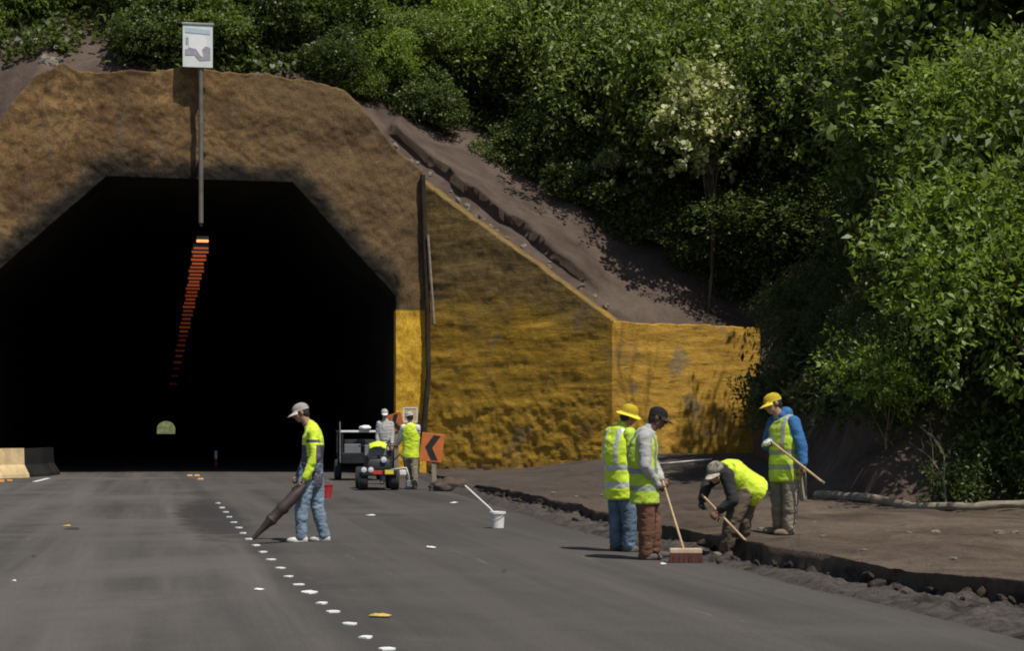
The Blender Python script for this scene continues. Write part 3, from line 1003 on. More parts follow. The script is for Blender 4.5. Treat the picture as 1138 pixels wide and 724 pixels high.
def sweep(path, prof):
    rows = []
    for i, p in enumerate(path):
        a, b = path[max(0, i - 1)], path[min(len(path) - 1, i + 1)]
        t = Vector((b[0] - a[0], b[1] - a[1], 0)).normalized()
        nn = Vector((t.y, -t.x, 0))
        rows.append([Vector((p[0], p[1], 0)) + nn * a_ + Vector((0, 0, b_)) - root.location for a_, b_ in prof])
    vs = [v for r in rows for v in r]
    m_ = len(prof)
    fs = [(i * m_ + k, i * m_ + (k + 1) % m_, (i + 1) * m_ + (k + 1) % m_, (i + 1) * m_ + k) for i in range(len(path) - 1) for k in range(m_)]
    fs += [tuple(range(m_))[::-1], tuple((len(path) - 1) * m_ + k for k in range(m_))]
    return vs, fs


mesh_obj('barrier_run', *sweep(path, prof), M['barrier'], root)
mesh_obj('tunnel_run', *sweep(inpath, [(a * .98, b * .99) for a, b in prof]), M['lining'], root)
for px in (3, 12):
    p = at(px, 536, 48.2 if px < 5 else 49.2) - root.location
    MB().box((p.x, p.y - 0.1, p.z + 0.02), (0.14, 0.05, 0.09), bev=0.01).build('reflector', M['reflector'], root)

# painted dash beside the barrier
a, b = on_ground(38, 536.6), on_ground(54, 532.6)
t = (b - a).normalized()
nn = Vector((t.y, -t.x, 0)) * 0.07
o = mesh_obj('edge_line', [a - nn, a + nn, b + nn, b - nn], [(0, 1, 2, 3)], M['white'])
o.location.z = 0.016
tag(o, kind='structure')

# ------------------------------------------------------------------ white dabs along the centre line
dabs = [(430, 722), (407, 709), (388, 694), (370, 680.5), (358, 671), (343, 659), (332, 650.5), (321, 641.5), (311, 632), (301, 622.5), (292, 614), (284, 606.5), (277, 599.5), (270.5, 593), (265, 587), (260, 581), (255, 575), (250.5, 569.5), (246.5, 564.5), (242.5, 559.5)]
dm = []
for k in range(3):
    mb = MB()
    r_ = random.Random(k)
    pts = [(0.048 * (1 + r_.uniform(-.25, .25)) * math.cos(t), 0.062 * (1 + r_.uniform(-.25, .25)) * math.sin(t)) for t in np.linspace(0, 2 * math.pi, 9, endpoint=False)]
    mb.prism(pts, (0, 0, -0.012), (1, 0, 0), (0, 1, 0), (0, 0, 0.019))
    dm.append(mb.mesh('road_marker'))
    dm[-1].materials.append(M['dab'])
for i, (px, py) in enumerate(dabs):
    o = bpy.data.objects.new('road_marker', dm[i % 3])
    COL.objects.link(o)
    o.location = on_ground(px, py, 0.006)
    o.rotation_euler = (0, 0, random.uniform(-.4, .4))
    if i == 5:
        o.scale = (1.35, 1.9, 1.2)
        tag(o, 'largest white marker in the dotted row down the middle of the road', 'road marker', 'white markers along the centre line')
    else:
        tag(o, 'white marker tab in the dotted row down the middle of the road', 'road marker', 'white markers along the centre line')

# litter on the asphalt
litter = [
    (75, 586, 'leafscrap', .09, 'dry yellow leaf beside its dark shadow flake on the left lane'), (82, 589, 'darkscrap', .16, 'dark flake laid as the shadow beside the dry leaf on the left lane'),  # the larger dark flake is the leaf's shadow, made as a piece
     (38, 620, 'darkscrap', .05, 'tiny dark crumb low on the left lane'),
     (287, 657.5, 'scrap', .065, 'small white scrap just left of the marker row'),
    (478, 610, 'scrap', .085, 'white paper scrap on the dark lane in front of the bucket'), (413, 574, 'scrap', .12, 'pale flat scrap on the dark lane in front of the machine'),
    (505, 560, 'scrap', .12, 'pale scrap on the asphalt left of the bucket'), (422, 687, 'leafscrap', .11, 'yellow leaf lying right of the nearest white markers'),
     (736, 629, 'scrap', .05, 'white scrap just left of the broom head'),
     (16, 648, 'scrap', .035, 'tiny white speck low at the left edge of the road'),
    (560, 637, 'darkscrap', .05, 'dark crumb on the bare lane below the bucket'), 
]
for px, py, mt, s, lab in litter:
    p = on_ground(px, py)
    r_ = random.Random(int(px * 7 + py))
    vs = []
    n_ = 7
    for ring, k_ in ((1.0, 0), (0.45, 1)):
        for j in range(n_):
            t = 2 * math.pi * j / n_
            rr = s * .72 * ring * (1 + r_.uniform(-.35, .35))
            vs.append((rr * math.cos(t), rr * 0.8 * math.sin(t), 0.006 + (0.008 + s * .06) * k_ * r_.uniform(.4, 1) + r_.uniform(0, .012)))
    vs.append((0, 0, 0.012))
    fs = [(j, (j + 1) % n_, n_ + (j + 1) % n_, n_ + j) for j in range(n_)] + [(n_ + j, n_ + (j + 1) % n_, 2 * n_) for j in range(n_)]
    o = mesh_obj({'scrap': 'paper_scrap', 'leafscrap': 'fallen_leaf', 'darkscrap': 'crumb_and_shadow'}[mt], vs, fs, M[mt], None, False, p)
    o.location.z += 0.004
    tag(o, lab, {'scrap': 'litter', 'leafscrap': 'leaf', 'darkscrap': 'crumb'}[mt])

# stones on the bank
stones = [(1040, 597, .10), (1110, 601, .09), (1128, 600, .07), (1110, 606, .05), (915, 602, .07), (985, 590, .05), (960, 618, .05), (1060, 625, .06), (905, 586, .05), (845, 590, .06), (1115, 603, .05), (1010, 606, .05), (640, 556, .07), (615, 552, .08), (668, 553, .07)]
for i, (px, py, s) in enumerate(stones):
    z = 0.2
    p = on_ground(px, py, z)
    o = bpy.data.objects.new('loose_stone', rocks[i % 5].copy() if i == 0 else None) if False else bpy.data.objects.new('loose_stone', rocks[i % 5])
    COL.objects.link(o)
    o.scale = (s * .7, s * 0.6, s * 0.4)
    o.rotation_euler = (0, 0, i * 1.7)
    o.location = (p.x, p.y, bz(p.x, p.y) + s * .15)
    tag(o, 'small pale loose stone lying on the brown soil bank', 'stone', 'loose stones on the soil bank')

# crumbled clods along the foot of the step
clods = [m_.copy() for m_ in rocks]
for m_ in clods:
    m_.materials.clear()
    m_.materials.append(M['bank'])
    m_.name = 'soil_clod'
rc = random.Random(21)
for i in range(70):
    y = 13.5 + 28 * rc.random() ** 1.4
    x = float(step_x(np.array([y]))[0]) - abs(rc.gauss(0, .16)) - .02
    s_ = rc.uniform(.02, .065)
    o = bpy.data.objects.new('soil_clod', clods[i % 5])
    COL.objects.link(o)
    o.scale = (s_ * 1.3, s_, s_ * .9)
    o.rotation_euler = (rc.random(), rc.random(), rc.random() * 6)
    o.location = (x, y, bz(x, y) + s_ * .3)
    tag(o, 'dark clod of soil crumbled off the edge of the bank beside the road', 'clod', 'soil clods at the foot of the bank edge')

# low edging where the bank meets the bushes
path3 = [(5.05, 29.8), (5.6, 28.2), (6.05, 27.2), (6.8, 26.5), (7.8, 26.2), (9.0, 26.1), (11.0, 26.1), (13.5, 26.2)]
mb = MB()
pts = []
for i, (x, y) in enumerate(path3):
    pts.append(Vector((x, y, bz(x, y) + .05 + 0.03 * math.sin(i * 2.1))))
fine = []
for a, b in zip(pts, pts[1:]):
    for k in range(5): fine.append(a.lerp(b, k / 5) + Vector((0, 0, random.uniform(-.015, .015))))
fine.append(pts[-1])
mb.tube(fine, [0.085 - 0.05 * i / len(fine) + 0.02 * mnoise.noise(Vector((i * .6, 0, 0))) for i in range(len(fine))], 9)
o = mb.build('fallen_log', M['barkpale'], None, True)
tag(o, 'long thin fallen trunk lying along the foot of the bushes on the bank', 'log')

# pale rod lying near the wall
a, b = Vector((3.6, 45.2, 0)), Vector((5.0, 45.0, 0))
a.z, b.z = bz(a.x, a.y) + .05, bz(b.x, b.y) + .05
tag(MB().tube([a, b], 0.018, 8).build('pale_rod', M['bucket'], None, True), 'thin pale rod lying on the bank behind the bent man', 'rod')

# ------------------------------------------------------------------ bucket with pole
p = on_ground(553, 587.5)
root = empty('paint_bucket', p)
tag(root, 'white plastic bucket with a long handled brush leaning out of it', 'bucket')
MB().lathe((0, 0, 0), [(0.088, 0.004), (0.10, 0.20), (0.118, 0.205), (0.118, 0.235), (0.104, 0.237), (0.098, 0.228), (0.085, 0.08), (0.0, 0.075)], seg=26).build('pail', M['bucket'], root, True)
MB().tube([(0.105 * math.cos(t), 0.105 * math.sin(t) - 0.01, 0.21 - 0.05 * math.sin(t * 1) ** 2) for t in np.linspace(math.pi, 2 * math.pi, 12)], 0.004, 6).build('wire_handle', M['steel'], root, True)
o = MB().tube([p + Vector((0.05, 0.02, 0.08)), p + Vector((-0.10, 0.06, 0.27)), p + Vector((-0.47, 0.2, 0.60))], 0.0125, 10).build('brush_handle', M['paleshirt'], None, True)
o2 = MB().box(p + Vector((0.055, 0.02, 0.09)), (0.05, 0.1, 0.05), bev=0.01).build('brush_head', M['bristle'], o)
tag(o, 'long white brush handle sticking out of the white bucket', 'brush')
root['label'] = 'white plastic bucket alone on the asphalt in front of the wing wall'

# red can behind the walking man
p = on_ground(362.5, 553.5)
root = empty('red_bucket', p)
tag(root, 'small red bucket standing on the road behind the walking man', 'bucket')
MB().lathe((0, 0, 0), [(0.10, 0.003), (0.135, 0.25), (0.145, 0.252), (0.145, 0.27), (0.128, 0.27), (0.10, 0.06), (0, 0.055)], seg=22).build('pail', M['red'], root, True)
MB().tube([(0.135 * math.cos(t), 0, 0.26 + 0.10 * math.sin(t)) for t in np.linspace(0, math.pi, 12)], 0.005, 6).build('wire_handle', M['steel'], root, True)


# ------------------------------------------------------------------ chevron signs
def chevron_sign(base, w_, h_, zc, rz, tilt, label, arrow, posts, border=None):
    root = empty('chevron_sign', base, rz)
    tag(root, label, 'sign')
    e = Matrix.Rotation(tilt, 3, 'Y')
    MB().box((0, 0, zc), (w_, 0.03, h_), rot=e, bev=0.012).build('board', M['orange'], root)
    if arrow:
        s = h_ * 0.46
        pts = [(-.62, 0), (.02, .95), (.66, .95), (.02, 0), (.66, -.95), (.02, -.95)]
        ux, uz = e @ Vector((1, 0, 0)), e @ Vector((0, 0, 1))
        MB().prism([(a * s * .85, b * s) for a, b in pts], Vector((0, -0.021, zc)), ux, uz, (0, 0.004, 0)).build('arrow', M['black'], root)
    if border:
        for (cx_, cz_, sx_, sz_) in ((0, h_ / 2 - .02, w_, .035), (0, -h_ / 2 + .02, w_, .035), (-w_ / 2 + .02, 0, .035, h_ - .08), (w_ / 2 - .02, 0, .035, h_ - .08)):
            MB().box((cx_, -0.018, zc + cz_), (sx_, 0.012, sz_)).build('border', M['white'], root)
    for x in posts:
        MB().box((x, 0.045, (zc - h_ * .3) / 2), (0.11, 0.07, zc - h_ * .3), bev=0.008).build('post', M['woodgrey'], root)
    return root


p = on_ground(480, 545)
p.z = bz(p.x, p.y)
chevron_sign(p, 0.53, 0.66, 1.02, R(8), R(7), 'orange board with a bold black arrow on a post beside the wing wall', True, [0.05])
p = Vector((at(440, 480, 49).x, 49, 0))
chevron_sign(p, 0.42, 0.50, 1.60, R(-14), R(-16), 'small tilted orange arrow sign behind the worker in the pale cap', True, [0])
p = Vector((at(456, 480, 52).x, 52, 0.05))
root = empty('framed_notice', p)
tag(root, 'pale framed notice on a post against the yellow foot of the portal', 'sign')
MB().box((0, 0, 1.78), (0.40, 0.03, 0.42), bev=0.01).build('board', M['barrier'], root)
for (cx_, cz_, sx_, sz_) in ((0, .20, .42, .035), (0, -.20, .42, .035), (-.195, 0, .035, .365), (.195, 0, .035, .365)):
    MB().box((cx_, -0.02, 1.78 + cz_), (sx_, 0.014, sz_)).build('border', M['capwhite'], root)
MB().box((0, 0.045, 0.8), (0.07, 0.06, 1.62), bev=0.006).build('post', M['woodgrey'], root)
# mound of spoil next to the sign post
p = on_ground(502, 546, 0.0)
bm = bmesh.new()
bmesh.ops.create_icosphere(bm, subdivisions=4, radius=1.0)
for v in bm.verts:
    v.co *= 1 + 0.25 * mnoise.noise(v.co * 2.2) + 0.1 * mnoise.noise(v.co * 7)
    v.co = Vector((v.co.x * 0.5, v.co.y * 0.45, max(-0.1, v.co.z * 0.24)))
me = bpy.data.meshes.new('spoil_heap')
bm.to_mesh(me)
bm.free()
o = link_mesh('spoil_heap', me, M['bank'], None, True, (p.x, p.y, bz(p.x, p.y) + 0.02))
tag(o, 'small dark heap of spoil beside the arrow sign post', 'heap')


# ------------------------------------------------------------------ line marking machine and trailer
def wheel(parent, c, r, w_, rimcol='steel'):
    t = MB().lathe(c, [(r * .55, -w_ / 2), (r * .9, -w_ / 2), (r, -w_ * .3), (r, w_ * .3), (r * .9, w_ / 2), (r * .55, w_ / 2)], axis=(1, 0, 0), seg=26).build('tyre', M['rubber'], parent, True)
    MB().lathe(c, [(r * .2, -w_ * .42), (r * .56, -w_ * .52), (r * .56, w_ * .52), (r * .2, w_ * .42)], axis=(1, 0, 0), seg=20).build('rim', M[rimcol], t, True)
    return t


p = on_ground(421, 545)
root = empty('line_marking_machine', p, R(8))
tag(root, 'small dark ride on line marking machine with four wheels and round front lamps', 'machine')
for x in (-.36, .36):
    wheel(root, (x, 0.0, .24), .24, .20)
    wheel(root, (x, 1.25, .26), .26, .22)
MB().box((0, .62, .40), (.62, 1.65, .14), bev=.03).build('chassis', M['blackmetal'], root)
MB().box((0, .12, .60), (.58, .62, .26), bev=.07, taper=.86).build('hood', M['black'], root, True)
MB().box((0, -.235, .40), (.80, .09, .13), bev=.02).build('bumper', M['blackmetal'], root)
MB().box((-.05, -.290, .41), (.22, .03, .085), bev=.008).build('red_reflector', M['redlens'], root)
MB().box((.22, -.290, .42), (.20, .03, .10), bev=.008).build('yellow_reflector', M['yellowlens'], root)
for x in (-.36, -.20):
    MB().lathe((x, -.26, .47), [(.065, .05), (.07, 0), (.06, -.03), (.01, -.045)], axis=(0, 1, 0), seg=16).build('headlight', M['chrome'], root, True)
MB().lathe((.10, -.20, .70), [(.07, .05), (.075, 0), (.06, -.03), (.01, -.045)], axis=(0, 1, 0), seg=16).build('headlight', M['chrome'], root, True)
MB().box((-.08, .02, .92), (.50, .06, .26), bev=.02).build('instrument_panel', M['panelgrey'], root)
MB().tube([(0, .1, .55), (0, .16, .98)], .03).build('steering_column', M['blackmetal'], root, True)
MB().tube([(-.46, .22, 1.02), (-.2, .16, 1.03), (.2, .16, 1.03), (.46, .22, 1.02)], .018).build('handlebar', M['blackmetal'], root, True)
st = MB().box((0, .95, .72), (.44, .42, .10), bev=.04).build('seat', M['black'], root, True)
MB().box((0, 1.17, .92), (.42, .09, .36), bev=.04).build('seat_back', M['black'], root, True)
MB().lathe((.02, 1.55, .48), [(.26, 0), (.27, .04), (.27, .50), (.22, .56), (.08, .58)], seg=22).build('paint_tank', M['blackmetal'], root, True)
MB().tube([(.30, .3, .46), (.66, .25, .50), (.72, .2, .30), (.72, .2, .10)], .028).build('spray_arm', M['steel'], root, True)
MB().box((.72, .2, .14), (.14, .20, .16), bev=.02).build('spray_shroud', M['panelgrey'], root)
MB().box((.56, .05, .40), (.16, .14, .12), bev=.02).build('gauge_box', M['paleshirt'], root)
MB().tube([(.3, .5, .6), (.52, .4, .82), (.62, .3, .72), (.66, .25, .52)], .016).build('hose', M['rubber'], root, True)
mroot = root
# yellow jacket over the panel
bm = bmesh.new()
bmesh.ops.create_grid(bm, x_segments=24, y_segments=16, size=1.0)
for v in bm.verts:
    x, y = v.co.x, v.co.y
    r_ = 1 + .18 * mnoise.noise(Vector((x * 2, y * 2, 0)))
    z = .09 * (1 - (x * x) * .9) - .16 * max(0, -y - .1) + .035 * mnoise.noise(Vector((x * 4, y * 4, 2)))
    v.co = Vector((x * .20 * r_, y * .12 * r_, z * .7))
r__ = bmesh.ops.solidify(bm, geom=bm.faces[:], thickness=0.02)
me = bpy.data.meshes.new('folded_jacket')
bm.to_mesh(me)
bm.free()
q = p + Vector((-.02, .0, 1.06))
o = link_mesh('folded_jacket', me, M['hivis'], None, True, q)
tag(o, 'bright yellow jacket thrown over the front panel of the machine', 'jacket')

pt_ = on_ground(404, 535)
root = empty('utility_trailer', (pt_.x - .1, pt_.y + .6, 0), R(10))
tag(root, 'dark utility trailer with a white top rail parked behind the machine', 'trailer')
for x in (-.62, .55): wheel(root, (x, .5, .29), .29, .18)
MB().box((0, .6, .62), (1.15, 1.9, .30), bev=.02).build('bed', M['blackmetal'], root)
MB().box((-.28, -.30, .75), (.45, .05, .52), bev=.02).build('tailgate', M['panelgrey'], root)
for x in (-.56, .56):
    for y in (-.28, 1.48):
        MB().box((x, y, 1.0), (.05, .05, .66)).build('stake', M['blackmetal'], root)
MB().box((0, -.29, 1.355), (1.22, .07, .055), bev=.01).build('top_rail', M['white'], root)
for x in (-.57, .57): MB().box((x, .62, 1.352), (.05, 1.75, .05), bev=.01).build('side_rail', M['panelgrey'], root)
MB().box((-.05, .62, .95), (.85, 1.3, .36), bev=.05).build('load', M['black'], root, True)
MB().tube([(-.62, -.34, .5), (-.63, -.36, 1.62)], .015).build('upright_rod', M['steel'], root, True)
mb = MB()
mb.box((0, 0, .075), (.62, .62, .03), bev=.01)
q = Vector((pt_.x + .02, pt_.y + .32, 1.38))
bm = bmesh.new()
bmesh.ops.create_icosphere(bm, subdivisions=3, radius=1)
for v in bm.verts:
    v.co *= 1 + .25 * mnoise.noise(v.co * 1.8)
    v.co = Vector((v.co.x * .17, v.co.y * .14, v.co.z * .075))
me = bpy.data.meshes.new('white_bag')
bm.to_mesh(me)
bm.free()
tag(link_mesh('white_bag', me, M['capwhite'], None, True, q + Vector((0, 0, .07))), 'crumpled white bag lying on the top rail of the trailer', 'bag')


# ------------------------------------------------------------------ people
def blob(prims, voxel, smooth_it=4, floor=None, wr=(0, 1), name='b', wscale=(1, 1, 1)):
    """union of tapered capsules, ellipsoids and lofts, remeshed to ONE continuous surface"""
    bm = bmesh.new()
    for pr in prims:
        if pr[0] == 'cap':
            _, a, ra, b, rb = pr
            a, b = Vector(a), Vector(b)
            d = b - a
            if d.length < 1e-4: continue
            q = d.to_track_quat('Z', 'Y').to_matrix()
            ns, L = 14, d.length
            rings = []
            for t in np.linspace(-math.pi / 2, 0, 5): rings.append((ra * math.cos(t), ra * math.sin(t)))
            for t in np.linspace(0, math.pi / 2, 5): rings.append((rb * math.cos(t), L + rb * math.sin(t)))
            vr = []
            for r_, h_ in rings:
                r_ = max(r_, 1e-4)
                vr.append([bm.verts.new(a + q @ Vector((r_ * math.cos(2 * math.pi * k / ns), r_ * math.sin(2 * math.pi * k / ns), h_))) for k in range(ns)])
            for i in range(len(vr) - 1):
                for k in range(ns): bm.faces.new((vr[i][k], vr[i][(k + 1) % ns], vr[i + 1][(k + 1) % ns], vr[i + 1][k]))
            bm.faces.new(vr[0][::-1])
            bm.faces.new(vr[-1])
        elif pr[0] == 'ell':
            _, c, rr, rot = pr
            r_ = bmesh.ops.create_uvsphere(bm, u_segments=20, v_segments=12, radius=1)
            Mx = Matrix.Translation(Vector(c)) @ rot.to_4x4()
            for v in r_['verts']: v.co = Mx @ Vector((v.co.x * rr[0], v.co.y * rr[1], v.co.z * rr[2]))
        else:
            ns = 28
            vr = []
            for c, lx, wx, dy, wy in pr[1]:
                ring = []
                for k in range(ns):
                    t = 2 * math.pi * k / ns
                    ca, sa = math.cos(t), math.sin(t)
                    e = 0.82
                    ring.append(bm.verts.new(Vector(c) + lx * (math.copysign(abs(ca) ** e, ca) * wx) + dy * (math.copysign(abs(sa) ** e, sa) * wy)))
                vr.append(ring)
            for i in range(len(vr) - 1):
                for k in range(ns): bm.faces.new((vr[i][k], vr[i][(k + 1) % ns], vr[i + 1][(k + 1) % ns], vr[i + 1][k]))
            bm.faces.new(vr[0][::-1])
            bm.faces.new(vr[-1])
    bmesh.ops.recalc_face_normals(bm, faces=bm.faces[:])
    me = bpy.data.meshes.new(name)
    bm.to_mesh(me)
    bm.free()
    ob = bpy.data.objects.new(name, me)
    COL.objects.link(ob)
    md = ob.modifiers.new('r', 'REMESH')
    md.mode = 'VOXEL'
    md.voxel_size = voxel
    if smooth_it:
        s_ = ob.modifiers.new('s', 'SMOOTH')
        s_.iterations = smooth_it
        s_.factor = 0.5
    dg = bpy.context.evaluated_depsgraph_get()
    res = bpy.data.meshes.new_from_object(ob.evaluated_get(dg))
    bpy.data.objects.remove(ob)
    bpy.data.meshes.remove(me)
    n_ = len(res.vertices)
    co = np.empty(n_ * 3, np.float32)
    res.vertices.foreach_get('co', co)
    co = co.reshape(-1, 3).astype(float)
    if wr[0]:
        no = np.empty(n_ * 3, np.float32)
        res.vertices.foreach_get('normal', no)
        no = no.reshape(-1, 3)
        f = wr[1]
        w_ = fbm(co[:, 0] * f * wscale[0] + 3, co[:, 1] * f * wscale[1], co[:, 2] * f * wscale[2], 3, 0.5)
        w_ = (1 - np.abs(w_) * 2.2)           # ridged: reads as folds
        co = co + no * (w_ * wr[0])[:, None]
    if floor is not None: co[:, 2] = np.maximum(co[:, 2], floor)
    res.vertices.foreach_set('co', co.astype(np.float32).ravel())
    res.update()
    res.name = name
    return res


def join_meshes(a, b):
    bm = bmesh.new()
    bm.from_mesh(a)
    bm.from_mesh(b)
    me = bpy.data.meshes.new(a.name)
    bm.to_mesh(me)
    bm.free()
    return me


def hand_prims(wrist, d, nrm, curl, thumb_side, k=1.0):
    """palm, four unequal fingers, a thumb from the side; nrm = way the palm faces"""
    d = d.normalized()
    nrm = (nrm - d * nrm.dot(d)).normalized()
    s = d.cross(nrm).normalized() * thumb_side
    rot = Matrix((s, nrm, d)).transposed()
    pr = [('cap', wrist - d * .03, .027 * k, wrist + d * .03, .028 * k), ('ell', wrist + d * .055, (.041 * k, .017 * k, .048 * k), rot)]
    for i, (o_, fl) in enumerate(((.032, .92), (.011, 1.0), (-.011, .95), (-.031, .78))):
        a = wrist + d * (.088 - abs(o_) * .25) + s * o_
        dd = (d + s * o_ * 4).normalized()
        ang = 0
        for j, ln in enumerate((.038, .027, .022)):
            ang += curl[j]
            v = dd * math.cos(ang) + nrm * math.sin(ang)
            b = a + v * ln * fl
            pr.append(('cap', a, (.0095 - j * .0008) * k, b, (.0088 - j * .0008) * k))
            a = b
    a = wrist + d * .028 + s * .032
    for j, (v, ln) in enumerate(((s * .75 + d * .6 + nrm * .35, .036), (s * .2 + d * .75 + nrm * .6 * (0.4 + curl[0]), .03), (d * .75 + nrm * .7 * (0.3 + curl[1]), .024))):
        b = a + v.normalized() * ln
        pr.append(('cap', a, (.0115 - j * .001) * k, b, (.0105 - j * .001) * k))
        a = b
    return pr


def person(label, origin, scale, px0, J, look, colors, rz=0.0, hat=None, vest=None, shirt_fn=None, legs_w=1.0, bulk=1.0, gloves=None, hood=False, open_vest=False, group=None):
    """J holds joints as (photo px, photo py, depth offset) measured against px0=(px,py) of the feet"""
    root = empty('person', origin)
    tag(root, label, 'person', group)

    def j(t): return Vector(((t[0] - px0[0]) / scale, t[2] if len(t) > 2 else 0.0, (px0[1] - t[1]) / scale))

    P = {k: j(v) for k, v in J.items()}
    pel, che, nk, hd = P['pel'], P['che'], P['nk'], P['head']
    shm = (P['shL'] + P['shR']) / 2
    Lsh = (P['shL'] - P['shR']).normalized()
    Lhp = (P['hipL'] - P['hipR']).normalized()
    sw = (P['shL'] - P['shR']).length / 2
    spine = (shm - pel).normalized()

    def rings(inf, lo, top=True, hemflare=0.0):
        out = []
        mid = pel.lerp(che, .5)
        spec = [(pel - spine * lo, Lhp, .155 + hemflare, .112 + hemflare), (pel, Lhp, .160 + hemflare * .6, .116 + hemflare * .6), (mid, Lhp.lerp(Lsh, .5), .148, .112), (che, Lsh, .164, .120),
                (che.lerp(shm, .65), Lsh, max(.15, sw * .92), .112)]
        if top: spec += [(shm + spine * .012, Lsh, max(.12, sw * .78), .082), (nk.lerp(shm, .35) + spine * .01, Lsh, .085, .070), (nk + spine * .01, Lsh, .062, .062)]
        for i, (c, l, wx, wy) in enumerate(spec):
            a = spec[max(0, i - 1)][0]
            b = spec[min(len(spec) - 1, i + 1)][0]
            t = (b - a).normalized()
            l = (l - t * l.dot(t)).normalized()
            d = t.cross(l).normalized()
            out.append((c, l, wx * bulk + inf, d, wy * bulk + inf))
        return out

    f = Vector(look).normalized()
    up = (hd - nk).normalized()
    if abs(up.dot(f)) > 0.9: up = Vector((0, 0, 1))
    up = (up - f * up.dot(f)).normalized()
    lat = up.cross(f).normalized()
    HR = Matrix((lat, f, up)).transposed()         # x: left, y: forward, z: up
    H = lambda a, b, c: hd + lat * a + f * b + up * c

    # body ---------------------------------------------------------
    bp = [('loft', rings(-.012, .06))]
    bp += [('cap', nk - spine * .03, .060, hd - up * .05 - f * .01, .054)]
    bp += [('ell', H(0, -.006, .022), (.076, .096, .100), HR), ('ell', H(0, .022, -.045), (.057, .068, .066), HR), ('ell', H(0, .055, -.088), (.026, .024, .022), HR)]
    bp += [('cap', H(0, .088, .012), .010, H(0, .108, -.022), .015), ('cap', H(-.014, .094, -.027), .009, H(.014, .094, -.027), .009)]
    bp += [('cap', H(-.030, .086, .026), .010, H(.030, .086, .026), .010), ('cap', H(-.022, .083, -.056), .0085, H(.022, .083, -.056), .0085), ('cap', H(-.018, .082, -.067), .008, H(.018, .082, -.067), .008)]
    for sx in (-1, 1): bp += [('ell', H(.078 * sx, -.010, -.006), (.012, .020, .031), HR), ('ell', H(.042 * sx, .060, -.022), (.022, .02, .02), HR)]
    for s in 'LR':
        sh, el, wr_ = P['sh' + s], P['el' + s], P['wr' + s]
        bp += [('cap', sh, .056 * bulk, el, .043), ('cap', el, .043, wr_, .029), ('ell', el.lerp(wr_, .3), (.043, .043, .06), (wr_ - el).to_track_quat('Z', 'Y').to_matrix())]
        hp, kn, an = P['hip' + s], P['kn' + s], P['an' + s]
        bp += [('cap', hp, .084 * bulk, kn, .056), ('cap', kn, .054, an, .038), ('ell', kn.lerp(an, .32) , (.052, .054, .09), (an - kn).to_track_quat('Z', 'Y').to_matrix())]
        tv = Vector(J.get('toe' + s, (0, 0, 0))) if False else P['_toe' + s] if ('_toe' + s) in P else None
    toes = {}
    for s in 'LR':
        an = P['an' + s]
        tv = Vector(colors['toe' + s]).normalized()
        toes[s] = tv
        z0 = an.z - .075
        bp += [('cap', Vector((an.x, an.y, z0 + .045)), .036, Vector((an.x, an.y, z0 + .03)) + tv * .15, .026)]
    body = blob(bp, 0.009, 3, name='body')
    hp_ = []
    for s in 'LR':
        wr_, el = P['wr' + s], P['el' + s]
        d = Vector(colors['hand' + s][0]).normalized() if colors.get('hand' + s) else (wr_ - el).normalized()
        pn = Vector(colors['hand' + s][1]) if colors.get('hand' + s) else Vector((0, 0, -1))
        curl = colors['hand' + s][2] if colors.get('hand' + s) else (.35, .4, .3)
        hp_.append((s, hand_prims(wr_, d, pn, curl, 1 if s == 'L' else -1, colors.get('handk', 1.0))))
    hm = blob(sum([q for s, q in hp_ if not (gloves and s in gloves)], []) or hp_[0][1], 0.0048, 1, name='hands')
    nb = len(body.polygons)
    me = join_meshes(body, hm)
    link_mesh('body', me, M[colors['skin']], root, True)
    if gloves:
        for s, q in hp_:
            if s in gloves:
                link_mesh('glove', blob(q, 0.0048, 1, name='glove'), M[gloves[s]], root, True)
    for sx in (-1, 1):
        MB().ell(H(.031 * sx, .082, .008), (.013, .008, .008), HR, 10).build('eye', M['eye'], root, True)
    # hair: cap of hair over the back and sides
    link_mesh('hair', blob([('ell', H(0, -.016, .018), (.081, .090, .088), HR), ('ell', H(0, -.050, -.02), (.068, .05, .07), HR)], .010, 2, name='hair', wr=(.003, 60)), M[colors.get('hair', 'hair')], root, True)

    # trousers ------------------------------------------------------
    tp = [('loft', [r_ for r_ in rings(.014, .10, False)[:3]])]
    for s in 'LR':
        hp, kn, an = P['hip' + s], P['kn' + s], P['an' + s]
        lw = legs_w
        tp += [('cap', hp, .106 * bulk, kn, .078 * lw), ('cap', kn, .078 * lw, an + Vector((0, 0, .012)), .064 * lw), ('ell', kn.lerp(an, .3), (.076 * lw, .078 * lw, .13), (an - kn).to_track_quat('Z', 'Y').to_matrix()),
               ('ell', an + Vector((0, 0, .01)), (.068 * lw, .070 * lw, .05), Matrix.Identity(3))]
    link_mesh('trousers', blob(tp, .010, 4, name='trousers', wr=(.011, 8.5), wscale=(1, 1, 1.5)), M[colors['legs']], root, True)
    # shoes ---------------------------------------------------------
    for s in 'LR':
        an, tv = P['an' + s], toes[s]
        z0 = an.z - .082
        rot = Matrix((Vector((tv.y, -tv.x, 0)), tv, Vector((0, 0, 1)))).transposed()
        c = Vector((an.x, an.y, z0))
        sp = [('ell', c + Vector((0, 0, .045)) - tv * .02, (.046, .062, .055), rot), ('ell', c + tv * .09 + Vector((0, 0, .034)), (.049, .095, .040), rot), ('cap', c + Vector((0, 0, .05)), .047, c + Vector((0, 0, .10)), .05), ('ell', c + tv * .05 + Vector((0, 0, .02)), (.05, .135, .022), rot)]
        link_mesh('shoe', blob(sp, .008, 3, floor=z0 + .004, name='shoe'), M[colors['shoes']], root, True)
    # shirt ---------------------------------------------------------
    sp = [('loft', rings(.014, .085, True, .006))]
